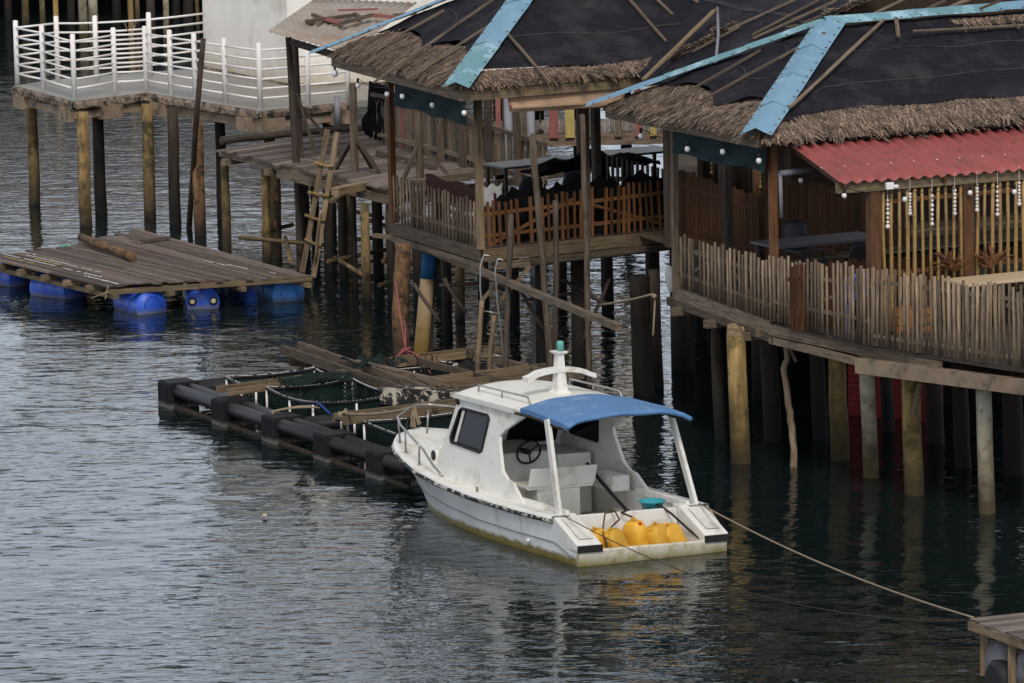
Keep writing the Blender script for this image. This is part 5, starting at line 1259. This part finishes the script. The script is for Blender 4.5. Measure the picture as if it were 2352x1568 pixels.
dup(c0, P(1408, 470, hz), 'dark chair at the right end of the middle hut', rot=(0, 0, ang - 1.2))
rows = []
for i in range(14):
    rows.append([P(1300, 478, hz) + uFA * (2.5 * (j / 17 - .3)) - uLA * (.6 * (i / 13 - .5)) + Z * (.66 + .30 * math.sin(math.pi * i / 13) * (.4 + .6 * abs(math.sin(j * .55))) * math.sin(math.pi * j / 17) + rnd(-.03, .03)) for j in range(18)])
tag(MB().grid(rows).build('net_heap', MAT['black_cloth'], solid=.03), 'heap of black netting piled on the table in the middle hut', 'net')
rows = []
for i in range(7):
    rows.append([A1.lerp(A2, lerp(.10, .99, j / 40)) - uLA * (.16 + .05 * math.sin(j * 1.1 + i * .5)) + Z * lerp(.03, .74 + .14 * abs(math.sin(j * .33)) + .05 * math.sin(j * 1.9) + .10 * j / 40, i / 6) for j in range(41)])  # black netting; its lower part added for the dark behind the pickets
tag(MB().grid(rows).build('fence_net', MAT['black_cloth']), 'black netting draped inside along the orange picket fence of the middle hut', 'net')
rows = [[A0.lerp(A1, lerp(.18, .98, j / 20)) + uFA * .35 + Z * (.86 - i * .09 + .03 * math.sin(j * .8)) for j in range(21)] for i in range(5)]
tag(MB().grid(rows).build('maroon_cloth', surf('maroon cloth', (.10, .022, .02), (.05, .012, .012), uv=False)), 'maroon cloth stretched behind the left picket fence of the middle hut', 'cloth')
rows = [[A1.lerp(A2, lerp(.02, .14, j / 8)) - uLA * .2 + Z * (.98 - i * .09 + .04 * math.sin(j * 1.7 + i)) for j in range(9)] for i in range(5)]
tag(MB().grid(rows).build('plastic_bag', MAT['white_sack'], solid=.01), 'crumpled pale plastic bag behind the front corner post of the middle hut', 'bag')

# ------------------------------------------------------------------ boardwalk behind, with red and yellow boards
wz = 2.15
w0, w1, w2, w3 = P(1130, 306, wz), P(1580, 296, wz), P(1580, 268, wz), P(1130, 278, wz)
walk = thing('boardwalk', v3(w0, 0), 'grey boardwalk with red and yellow upright boards behind the middle hut', 'boardwalk')
boards(walk, w0, w1, w2, w3, 40, wz, 'deck_wood')
MB().beam(v3(w0, wz - .15), v3(w1, wz - .15), .15, .22).build('edge_beam', MAT['grey_wood'], walk)
for x, w_, m in ((1145, .10, 'red_wood'), (1160, .09, 'dark_wood'), (1206, .13, 'grey_wood'), (1272, .18, 'red_wood'), (1309, .17, 'yellow_wood'), (1352, .15, 'grey_wood'), (1371, .06, 'red_wood'), (1420, .14, 'grey_wood'), (1465, .12, 'red_wood'), (1500, .12, 'yellow_wood')):
    a = V(x, 302, w0, w1); tag(MB().beam(v3(a, wz - .1) + Vector((0, -.12, 0)), v3(a, wz + .95) + Vector((0, -.12, 0)), .03, w_, up=(1, 0, 0)).build('upright_board', MAT[m], walk), {'red_wood': 'red painted board', 'yellow_wood': 'yellow painted board'}.get(m), None)
for x in (1150, 1240, 1330, 1440, 1540): add_pile(walk, x, 395, wz - .2, .12, MAT['pile_dark'])
for x, m in ((1222, 'grey_pipe'), (1240, 'grey_wood'), (1170, 'grey_pipe')):
    a = V(x, 400, w0 - Vector((0, 4, 0)), w1 - Vector((0, 4, 0)))
    MB().tube([v3(a, -.5), v3(a, wz + (1.1 if m == 'grey_pipe' else .3))], .07, 10).build('pipe_post', MAT[m], walk)

# ------------------------------------------------------------------ rear hut: its netted roof shows above the two front huts
Ec = P(1482, 184, 4.9); uLC, uFC = dLA, dFA
hutC = thing('stilt_hut', v3(Ec, 0), 'rear hut whose black netted roof rises behind the right hut at the top', 'hut')
k47 = .47
def cpt(l, f): return v3(Ec + uLC * l + uFC * f, 4.9 + k47 * f)
netting(hutC, cpt(-3.2, 0), cpt(2.6, 0), cpt(-3.2, 7), cpt(2.6, 7), lambda u: .0, .03)
MB().quad(cpt(-3.2, 7), cpt(2.6, 7), v3(cpt(2.6, 13), 4.9), v3(cpt(-3.2, 13), 4.9)).build('roof_back', MAT['net_cloth'], hutC)
MB().poly([cpt(2.58, 0) - Z * .04, cpt(2.58, 7) - Z * .04, v3(cpt(2.58, 13), 4.86)]).build('gable_wall', MAT['interior'], hutC)
upC = (uFC + Z * k47).normalized(); nC = uLC.cross(upC)
for (x0, y0), (x1, y1), w_ in (((1672, 68), (1832, -4), .04), ((1727, 80), (1880, 0), .035), ((1730, 88), (1922, 0), .045), ((1975, 46), (2080, -4), .035), ((2112, 28), (2172, 0), .04), ((2158, 28), (2232, -6), .12), ((2250, 20), (2300, 0), .05), ((1590, 118), (1700, 60), .03)):
    batten(hutC, cpt(0, 0), nC, (x0, y0), (x1, y1), w_, .03, off=.08)
batten(hutC, cpt(0, 0), nC, (1478, 182), (1642, 22), .085, .03, 'tan_wood', .25)
MB().tube([on_plane(1648, 18, cpt(0, 0), nC, .2), on_plane(1650, 80, cpt(0, 0), nC, .2), on_plane(1644, 142, cpt(0, 0), nC, .2)], .025, 8).build('loose_pipe', MAT['grey_pipe'], hutC)
for a, b_ in (((1545, 140), (1690, 62)), ((1800, 88), (2012, -6))):
    p, q = on_plane(*a, cpt(0, 0), nC, .02), on_plane(*b_, cpt(0, 0), nC, .02); thatch(hutC, p, q, uLC, .10, 500)
for l, f in ((-3, .4), (0, .4), (2.3, .4), (-3, 5), (2.3, 5), (2.3, 9)): p = Ec + uLC * l + uFC * f; post(hutC, p, hz, 4.9 + k47 * min(f, 7), .12, 'dark_wood', uFC)
c0_, c1_, c2_, c3_ = (v3(Ec + uLC * l + uFC * f, hz) for l, f in ((-3, .6), (2.5, .6), (2.5, 10), (-3, 10)))
boards(hutC, c0_, c1_, c2_, c3_, 20, hz - .02, 'grey_wood')
k0_, k1_, k2_, k3_ = (v3(Ec + uLC * l + uFC * f, hz) for l, f in ((0, 0),) * 4); k0_, k1_, k2_, k3_ = (Vector((x, y, hz)) for x, y in ((2.75, 91.5), (3.55, 119), (17, 119), (15, 89)))
boards(hutC, k0_, k1_, k2_, k3_, 30, hz - .06, 'dark_wood')  # rear deck added to darken the water reflections under the right hut
MB().prism([v3(p, -.5) for p in (k1_, k2_)] + [v3(k2_, 3.9), v3(k1_, 3.9)], Vector((0, .2, 0))).build('dark_backing', MAT['interior'], hutC)  # dark sheet added at the deck end to cut off bright reflections
MB().hexa([Vector((x, y, z)) for z in (hz, 4.6) for x, y in ((4.3, 97), (4.8, 117), (15.5, 117), (14.5, 95))]).build('rear_shade_block', MAT['interior'], hutC)  # dark block added to stop brightness showing through the right hut
for y_ in (94, 100, 107, 114):
    for k_ in (.3, 3.5, 7): MB().tube([Vector((.0305 * y_ + k_, y_, -1)), Vector((.0305 * y_ + k_, y_, hz - .1))], .13, 8).build('pile', MAT['pile_dark'], hutC)
for l, f in ((2.2, 1), (-1, 1), (2.2, 4), (-1, 4), (2.2, 7), (-2.5, 7)):
    p = Ec + uLC * l + uFC * f; MB().tube([v3(p, -1), v3(p, hz - .05)], .13, 10).build('pile', MAT['pile_dark'], hutC)
mb = MB(); mb.quad(c2_, c3_, c3_ + Z * 2.7, c2_ + Z * 2.7); mb.build('dark_backing', MAT['interior'], hutC)

# ------------------------------------------------------------------ right hut with red awning
F0, F1, F2, F3 = P(1548, 658, hz), P(1770, 738, hz), P(2003, 795, hz), P(2600, 886, hz)
ezB = 4.78; fB = .12
LB, CB = P(1393, 270, ezB), P(1742, 339, ezB); dLB = (CB - LB).normalized(); dFB = Vector((-dLB.y, dLB.x, 0))
hutB = thing('stilt_hut', v3(F1, 0), 'netted thatched hut on the right with red awning, bamboo slat wall and long picket fence', 'hut')
halfB = (CB - LB).length / 2; pk = LB.lerp(CB, .5) + dFB * halfB; pkB = Y(1908, 72, pk.y)
LB_, CB_ = v3(LB, ezB + fB), v3(CB, ezB + fB); RB_ = CB_ + dFB * 7.5; reB = pkB + dFB * 6.0
upLB = ((pkB - LB_) - dLB * (pkB - LB_).dot(dLB)).normalized(); upFB = ((pkB - CB_) - dFB * (pkB - CB_).dot(dFB)).normalized()
MB().beam(v3(LB, ezB + fB / 2), v3(CB, ezB + fB / 2), .04, fB).build('fascia_board', MAT['grey_wood'], hutB)
MB().beam(v3(CB, ezB + fB / 2), v3(RB_, ezB + fB / 2), .04, fB).build('fascia_board', MAT['dark_wood'], hutB)
slB = (pkB - (LB_ + CB_) / 2).length
bB1 = lambda u: .16 + .16 * abs(math.sin(u * 3.14 * 1.55 + .25)) - .12 * max(0, u - .85) / .15
bB2 = lambda u: ((.10 + .065 * min(1, max(0, (u - .05) * 9)) + .015 * math.sin(u * 30)) if not (.055 < u < .085) else .08)
thatch(hutB, LB_ - dLB * .05, CB_, upLB, .95, 4200, bB1, slB, (halfB, halfB)); thatch(hutB, CB_ - upFB * .1, CB_ + dFB * 5.4 - upFB * .1, upFB, .95, 6500, lambda u: bB2(u * 5.4 / 7.5) + .03, slB, (halfB, 0))
netting(hutB, LB_, CB_, pkB, pkB, bB1)
netting(hutB, CB_, RB_, pkB, reB, bB2)
bkB = v3(LB_ + dFB * 8.0); MB().quad(LB_, bkB, reB, pkB).build('roof_back', MAT['net_cloth'], hutB)
ridge_cap(hutB, CB_ - (pkB - CB_).normalized() * .12, pkB, (-dLB - dFB - Z * .6).normalized(), (dLB + dFB - Z * .6).normalized(), .26, ['blue_sheet'], 4, .22)
ridge_cap(hutB, LB_ - (pkB - LB_).normalized() * .3, pkB, (dLB - dFB - Z * .6).normalized(), (dFB - dLB - Z * .6).normalized(), .20, ['blue_sheet', 'teal_sheet', 'teal_sheet'], 3, .23)
ridge_cap(hutB, pkB - dFB * .12, reB, (-dLB - Z * .55).normalized(), (dLB - Z * .55).normalized(), .21, ['teal_sheet', 'teal_sheet', 'blue_sheet', 'blue_sheet'], 4, .24)
nLB, nFB = dLB.cross(upLB), dFB.cross(upFB)
for p0, p1, w_ in (((1530, 238), (1747, 115), .035), ((1608, 232), (1790, 132), .045), ((1788, 134), (1895, 74), .045)): batten(hutB, LB_, nLB, p0, p1, w_)
for p0, p1, w_ in (((1815, 246), (2030, 45), .05), ((2097, 72), (2352, 58), .045), ((2058, 40), (2063, 84), .06), ((2310, 38), (2342, 66), .04)): batten(hutB, CB_, nFB, p0, p1, w_, off=.22)
p = on_plane(2190, 66, CB_, nFB, .06); thatch(hutB, p, p + dFB * 1.6, upFB, .16, 400)
# awning
W0 = P(2012, 768, hz); AW = 4.15
bA, bB = V(1922, 432, W0, W0 + dFB), V(2600, 380, W0, W0 + dFB)
awb0, awb1 = V(1928, 421, W0 + dLB * .12, W0 + dLB * .12 + dFB), V(2610, 371, W0 + dLB * .12, W0 + dLB * .12 + dFB)
awt0 = V(1800, 325, CB - dLB * .1, CB - dLB * .1 + dFB); awt1 = awt0 + (awb1 - awb0)
aw = corrugated(awb0, awb1, awt1, awt0, .20, .022).build('awning', MAT['red_sheet'], hutB, solid=.004)
mb = MB(); mb.beam(bA, bB, .09, .15); aw2 = mb.build('awning_beam', MAT['tan_wood'], hutB)
mb = MB()
for t in (.02, .35, .7, .98): mb.beam(awb0.lerp(awb1, t) - Z * .06, awt0.lerp(awt1, t) - Z * .06, .05, .07)
mb.build('rafter', MAT['orange_wood'], hutB)
mb = MB()
for i in range(20):
    t = rnd(.02, .95); p = awt0.lerp(awt1, t) + dLB * rnd(-.05, .05); q = p + dLB * rnd(.2, .42) + dFB * rnd(-.05, .12) - Z * rnd(.03, .1); MB().beam(p + Z * .06, q + Z * .05, .035, .012).build('loose_straw', MAT['thatch'], hutB)
for i in range(14): mb.box(awb0.lerp(awt0, .32).lerp(awb1.lerp(awt1, .32), i / 13) + Z * .025, .02, .02, .012)
mb.build('awning_screws', MAT['pearl'], hutB)
# bamboo slat wall
ns = 34; Lw = 4.4; topz = V(2012, 444, W0, W0 + dFB).z
mb = MB()
for i in range(ns):
    p = W0 + dFB * (.14 + i * .131 + rnd(-.008, .008)) + dLB * .0; z1 = topz + .02; r = rnd(.022, .03)
    ptz = [v3(p + dFB * rnd(-.01, .01), z) for z in (hz + .02, hz + .5, hz + 1.0, hz + 1.5, z1)]
    mb.tube(ptz, r, 8)
    for z in (hz + .35 + rnd(-.1, .1), hz + .75 + rnd(-.1, .1), hz + 1.15 + rnd(-.1, .1), hz + 1.6 + rnd(-.1, .1)): mb.tube([v3(p, z - .012), v3(p, z), v3(p, z + .012)], [r, r * 1.18, r], 8, False)
mb.build('bamboo_slats', MAT['bamboo'], hutB)
for t, w_ in ((0, .16), (1.55, .17), (3.4, .16)): post(hutB, W0 + dFB * t - dLB * .04, hz, topz + .03, w_, 'orange_wood', dFB)
mb = MB(); mb.beam(v3(W0, hz + .86) - dLB * .04, v3(W0 + dFB * Lw, hz + .86) - dLB * .04, .04, .06); mb.beam(v3(W0, hz + 1.9) - dLB * .04, v3(W0 + dFB * Lw, hz + 1.9) - dLB * .04, .04, .06); mb.build('slat_rail', MAT['orange_wood'], hutB)
# floor, edge, fences
mb = MB(); fl = [F0, F1, F2, F3, F3 + dFB * 2.5 - dLB * 1, F3 + dFB * 2.5 - dLB * 11, P(1760, 480, hz), P(1548, 548, hz)]
mb.prism([v3(p, hz - .05) for p in fl], (0, 0, .03)); mb.build('floor', MAT['dark_wood'], hutB)
mb = MB(); mb.beam(v3(F0, hz - .09), v3(F1, hz - .09), .05, .19); mb.build('edge_board', MAT['grey_wood'], hutB)
mb = MB(); mb.beam(v3(F0 - (F1 - F0).normalized() * .2, hz - .24), v3(F1.lerp(F2, .05), hz - .24), .1, .12); mb.beam(v3(F1, hz - .12), v3(F2.lerp(F3, .27), hz - .14), .09, .15); mb.beam(v3(F1, hz - .27), v3(F2, hz - .27), .08, .1)
for t in (.1, .45, .8): mb.beam(v3(F0.lerp(F1, t) - dFB * .2, hz - .32), v3(F0.lerp(F1, t) + dFB * 3, hz - .32), .12, .12)
mb.beam(P(1740, 765, 2.0), P(1800, 756, 2.0), .1, .1)
mb.build('joist', MAT['grey_wood'], hutB)
mb = MB(); mb.beam(v3(F2.lerp(F3, -.05), hz - .30), v3(F3, hz - .20), .2, .20); mb.build('edge_beam', MAT['conc_beam'], hutB)
fence(hutB, F0, F1, .84, .92, 25, .042, 'picket', 'grey_wood', lean=.012, round_=True); fence(hutB, F1, F2, .95, 1.12, 27, .044, 'picket', 'grey_wood', lean=.03, rails=(.3, .75), round_=True); fence(hutB, F2, F3, 1.10, 1.14, 56, .048, 'picket', 'grey_wood', lean=.02, rails=(.12, .83), round_=True)
for p in (F1, F2, F2.lerp(F3, .17), F2.lerp(F3, .42), F2.lerp(F3, .7), F2.lerp(F3, .98)): post(hutB, p + dFB * .06, hz, hz + .95, .10, 'grey_wood', dFB)
for (x, y), m, z1, w_ in (((1553, 662), 'grey_wood', ezB + .1, .09), ((1779, 735), 'orange_wood', ezB + .1, .10), ((1660, 560), 'grey_wood', ezB, .08), ((1740, 590), 'orange_wood', ezB, .09)): post(hutB, P(x, y, hz), hz, z1, w_, m, dFB)
# slatted partitions inside, indoor dimness put into their colour
def slats(a, b, h0, h1, n, m, w_=.05):
    mb = MB()
    for i in range(n):
        t = (i + .5) / n; p = a.lerp(b, t); mb.beam(p, p + Z * lerp(h0, h1, t) * rnd(.97, 1.03), w_, .02, up=(b - a).normalized().cross(Z))
    for k in (.2, .8): mb.beam(a + Z * h0 * k - dLB * .03, b + Z * h1 * k - dLB * .03, .03, .05)
    mb.build('slat_partition', MAT[m], hutB)
sA, sB = P(1553, 560, hz), P(1745, 600, hz)
slats(sA, sB, 1.22, 1.02, 40, 'partition'); slats(sB + dFB * .1, sB + dFB * 1.35, 1.25, 1.1, 24, 'partition'); slats(sB + dFB * 1.3 - dLB * .4, sB + dFB * 3.0 - dLB * .4, .85, .85, 36, 'partition')
slats(sA + dFB * .55 - dLB * .2, sB + dFB * .9 - dLB * .6, 2.2, 2.2, 30, 'interior', .12)  # tall dark slats added to keep outside light from the interior
pa = sB + dFB * .3 - dLB * 2.5; mb = MB(); mb.quad(v3(pa + dFB * .1, hz), v3(pa + dFB * 9, hz), v3(pa + dFB * 9, 4.7), v3(pa + dFB * .1, 4.7)); mb.build('dark_backing', MAT['interior'], hutB)
slats(W0 - dLB * .9 - dFB * .9, W0 - dLB * .9 + dFB * 4, .95, .95, 60, 'partition', .06)
tag(MB().tube([V(1790, 398, F1, F1 + dFB), V(1862, 390, F1, F1 + dFB)], .045, 10).build('gutter_pipe', MAT['grey_pipe'], hutB), None, None)
MB().tube([V(1792, 398, F1, F1 + dFB), V(1795, 500, F1, F1 + dFB)], .03, 10).build('down_pipe', MAT['grey_pipe'], hutB)
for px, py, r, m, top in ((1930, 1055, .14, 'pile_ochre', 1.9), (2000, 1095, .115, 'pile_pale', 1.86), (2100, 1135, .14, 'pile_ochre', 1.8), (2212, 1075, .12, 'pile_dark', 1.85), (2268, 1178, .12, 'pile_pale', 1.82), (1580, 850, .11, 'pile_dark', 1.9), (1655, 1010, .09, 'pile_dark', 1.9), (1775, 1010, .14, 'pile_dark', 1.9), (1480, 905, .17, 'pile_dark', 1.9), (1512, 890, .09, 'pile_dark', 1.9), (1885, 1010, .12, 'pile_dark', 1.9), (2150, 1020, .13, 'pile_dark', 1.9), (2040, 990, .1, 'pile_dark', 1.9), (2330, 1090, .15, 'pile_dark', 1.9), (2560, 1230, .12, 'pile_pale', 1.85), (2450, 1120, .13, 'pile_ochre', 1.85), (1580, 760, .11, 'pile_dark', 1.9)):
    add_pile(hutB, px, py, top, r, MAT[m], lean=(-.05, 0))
mb = MB(); mb.beam(Y(2112, 880, P(2100, 1135, 0).y - .25), Y(2098, 955, P(2100, 1135, 0).y - .25), .08, .04); mb.build('nailed_board', MAT['tan_wood'], hutB); mb = MB(); mb.beam(Y(1805, 780, P(1822, 1072, 0).y), Y(1828, 830, P(1822, 1072, 0).y), .07, .04); mb.build('nailed_board', MAT['tan_wood'], hutB)
MB().beam(v3(F0 + dFB * 2.2 - dLB * .3, hz - .4), v3(F3 + dFB * .3 - dLB * 3.2, hz - .4), .15, .2).build('inner_beam', MAT['pile_dark'], hutB)
pp = P(1702, 1062, 0); fp = thing('broken_pile', pp, 'ochre pile with a broken pale top standing clear under the right hut fence', 'pile')
t_ = Y(1690, 768, pp.y); MB().tube([pp - (t_ - pp) * .4, pp, pp.lerp(t_, .5), t_], [.15, .148, .142, .138], 14).build('shaft', MAT['pile_ochre'], fp)
mb = MB()
n0 = 12
rows = [[t_ + Vector((.138 * math.cos(6.283 * j / n0), .138 * math.sin(6.283 * j / n0), 0)) for j in range(n0 + 1)]]
hh_ = [rnd(.05, .16) for j in range(n0)]; hh_.append(hh_[0])
rows.append([t_ + Vector((.13 * math.cos(6.283 * j / n0), .13 * math.sin(6.283 * j / n0), hh_[j])) for j in range(n0 + 1)]); rows.append([t_ + Vector((.05 * math.cos(6.283 * j / n0), .05 * math.sin(6.283 * j / n0), .06)) for j in range(n0 + 1)])
mb.grid(rows, sm=False); mb.build('broken_top', MAT['tan_wood'], fp)
yb = P(1822, 1072, 0).y
tag(stick([Y(1828, 1130, yb), Y(1820, 1000, yb), Y(1812, 930, yb), Y(1800, 850, yb), Y(1808, 820, yb), Y(1800, 750, yb)], (.055, .04), 9, .012).build('crooked_pole', MAT['picket']), 'crooked branch used as a pole under the right hut fence', 'pole')
ra0, ra1 = P(1950, 952, 0), P(2165, 973, 0); mb = MB()  # red wall added to give the red reflection between the piles
for i in range(26):
    z = -.4 + i * .095; mb.beam(v3(ra0, z), v3(ra1, z), .04, .085)
tag(mb.build('red_reflection_wall', MAT['red_wall']), 'dark red wall added behind the piles of the right hut for the red reflection in the water', 'wall')
# hung things on the right hut
rows = []
for i in range(6):
    z = ezB - .02 - .07 * i; rows.append([v3(LB.lerp(CB, lerp(.40, .99, j / 20)) + dFB * (.12 + .02 * math.sin(j * .9 + i)), z + .02 * math.sin(j * .5)) for j in range(21)])
tag(MB().grid(rows).build('tarpaulin', MAT['teal_tarp']), 'dark teal tarpaulin hanging under the left eave of the right hut', 'tarp')
garland.pl = (W0 + dLB * .1, W0 + dLB * .1 + dFB)
for i, (c, t, b_) in enumerate(((2039, 460, 520), (2090, 445, 490), (2141, 450, 514), (2193, 437, 490), (2244, 432, 482), (2291, 430, 492), (2341, 420, 468))):
    garland(c, t, b_, 'pearl', 'pearly shell garland before the bamboo slat wall, number %s from the left' % ('one', 'two', 'three', 'four', 'five', 'six', 'seven')[i], .025, 7, 'pearly shell garlands')
garland.pl = (LB.lerp(CB, .5) + dFB * .3, CB + dFB * .3)
for c, t, b_, lab in ((1635, 345, 395, 'golden shell garland at the left under the right hut eave'), (1747, 372, 428, 'golden shell garland beside the front post of the right hut')): garland(c, t, b_, 'gold', lab, .02, 6, 'golden shell garlands')
pl = (LB + dFB * .05, CB + dFB * .05)
lights([V(*q, *pl) for q in ((1472, 312), (1579, 342), (1660, 348), (1743, 369))], 'string of white bulbs along the left eave of the right hut')
pl = (W0 + dLB * .12, W0 + dLB * .12 + dFB)
lights([V(*q, *pl) for q in ((1939, 449), (2078, 457), (2228, 442), (2330, 440))], 'string of white bulbs below the red awning beam', .036)
lights([V(1839, 414, *(F1, F1 + dFB))], 'single white bulb in the dark gap left of the red awning', .036)
c = V(2040, 426, *pl); sp_ = thing('flood_lamp', c, 'small white flood lamp fixed on the tan awning beam', 'lamp')
MB().box(c + dLB * .04 - Z * .05, .12, .06, .10, dFB).build('lamp_body', MAT['bulb'], sp_, bevel=.01); MB().lathe(c + dFB * .06 - Z * .01, (dFB + Z * -.2), [(.02, 0), (.03, .06), (.035, .10)], 10).build('lamp_head', MAT['bulb'], sp_)
# furniture in the right hut
table(P(1880, 660, hz), 1.9, .8, dFB, 'table', 'grey table in the dark middle of the right hut')
tt = P(2310, 752, hz); table(tt, 1.7, .7, dFB, 'tan_table', 'cream topped table behind the far right picket fence')
aB = math.atan2(dFB.y, dFB.x)
d0 = make_chair(P(1960, 680, hz), aB + 1.6, 'chair', 'dark chair at the grey table in the right hut, nearest the slat wall')
dup(d0, P(1850, 640, hz), 'dark chair behind the grey table in the right hut', rot=(0, 0, aB - 1.5))
dup(d0, P(2262, 742, hz), 'dark round backed chair at the left side of the cream table', rot=(0, 0, aB - 1.6)); dup(d0, P(2345, 735, hz), 'dark round backed chair at the right side of the cream table', rot=(0, 0, aB - 1.6))
e0 = make_chair(P(1972, 757, hz), aB + 1.2, 'blue_plastic', 'blue plastic chair behind the picket fence below the slat wall')
def crate(px, py, s, m, lab):
    c = P(px, py, hz); mb = MB(); mb.box(c, s, s * .7, .02, dFB)
    u = dFB; w_ = Vector((-u.y, u.x, 0))
    for o, lx, ly in ((u * s / 2, .02, s * .7), (-u * s / 2, .02, s * .7), (w_ * s * .35, s, .02), (-w_ * s * .35, s, .02)):
        for z in (.02, .14, .26): mb.box(c + o + Z * z, lx if lx > .02 else .02, ly, .09, dFB)
    return tag(mb.build('crate', MAT[m]), lab, 'crate')
crate(1955, 712, .42, 'blue_plastic', 'blue plastic crate behind the picket fence left of the blue chair'); crate(1905, 720, .4, 'orange_plastic', 'orange crate behind the middle of the picket fence'); crate(2090, 762, .5, 'orange_plastic', 'orange crate behind the fence under the bamboo slat wall')
rows = []
for i in range(9):
    a = math.pi * i / 8; rows.append([P(1536, 640, hz) + Vector((.10 * math.sin(a) * math.cos(6.283 * j / 10) + .03 * a, .08 * math.sin(a) * math.sin(6.283 * j / 10), .22 * math.cos(a) * 1.0 + rnd(-.01, .01) - .02)) for j in range(11)])
tag(MB().grid(rows).build('white_sack', MAT['white_sack']), 'white sack hanging at the left end of the right hut fence', 'sack')
mb = MB(); mb.tube(sag(P(1375, 700, 1.6), P(1500, 675, 2.0), .02, 6), .02, 6); mb.tube([P(1505, 678, 2.05), P(1503, 720, 1.8), P(1500, 770, 1.5)], .015, 6); mb.ball(P(1503, 680, 2.05), .04)
tag(mb.build('rope_end', MAT['rope']), 'pale rope end knotted at the left corner of the right hut deck', 'rope')
# shadowed slope of straw toys behind the slats: two dried corals
for px, py, lab in ((2215, 760, 'left dried orange shrub behind the bamboo slats'), (2300, 752, 'right dried orange shrub behind the bamboo slats')):
    c = P(px, py, hz) + Z * .85 - dLB * .3; mb = MB()
    for k in range(26):
        d = Vector((rnd(-1, 1), rnd(-.5, .5), rnd(.1, 1.3))).normalized() * rnd(.15, .38); m_ = d * .5 + Vector((rnd(-.06, .06), 0, rnd(-.03, .06)))
        mb.tube([c, c + m_, c + d], [.03, .022, .008], 5)
    tag(mb.build('dried_shrub', MAT['orange_wood']), lab, 'shrub')

# ------------------------------------------------------------------ small dock in the lower right corner
dz = .78
d0_, d1_, d2_ = P(2232, 1422, dz), P(2420, 1402, dz), P(2420, 1500, dz)
dock = thing('corner_dock', v3(d0_, 0), 'small wooden dock on pale floats cut by the lower right corner', 'dock')
dd = (d1_ - d0_); ee = P(2352, 1472, dz) - P(2236, 1430, dz); ee = ee.normalized(); ddn = dd.normalized()
mb = MB()
for i in range(12):
    a = d0_ + ee * (i * .15); mb.beam(v3(a - ddn * rnd(0, .04), dz - .02), v3(a + ddn * 2.4, dz - .02), .14, .035)
mb.build('deck_board', MAT['deck_wood'], dock)
mb = MB(); mb.beam(v3(d0_ - ee * .05, dz - .08), v3(d0_ + ee * 1.9, dz - .08), .06, .10); mb.beam(v3(d0_ - ee * .06, dz - .10), v3(d0_ - ee * .06 + ddn * 2.4, dz - .10), .06, .12)
mb.beam(v3(d0_ + ddn * .12 + ee * .1, dz - .14), v3(d0_ + ddn * .12 + ee * .1, .1), .1, .1); mb.beam(v3(d0_ + ddn * .05 + ee * .9, dz - .14), v3(d0_ + ddn * .05 + ee * .9, .1), .1, .08); mb.build('frame', MAT['tan_wood'], dock)
for k in range(3):
    c = v3(d0_ + ee * (.35 + k * .62) + ddn * .08, .28); MB().lathe(c, ddn, [(0, -.02), (.2, 0), (.27, .05), (.28, .2), (.27, .5), (.28, .8), (.2, 1.0)], 20).build('float', MAT['grey_sack' if k < 2 else 'black'], dock)
MB().lathe(v3(d0_ + ee * .55 + ddn * .02, .12), ddn, [(.2, -.05), (.26, 0), (.26, .5)], 16).build('float', MAT['black'], dock)
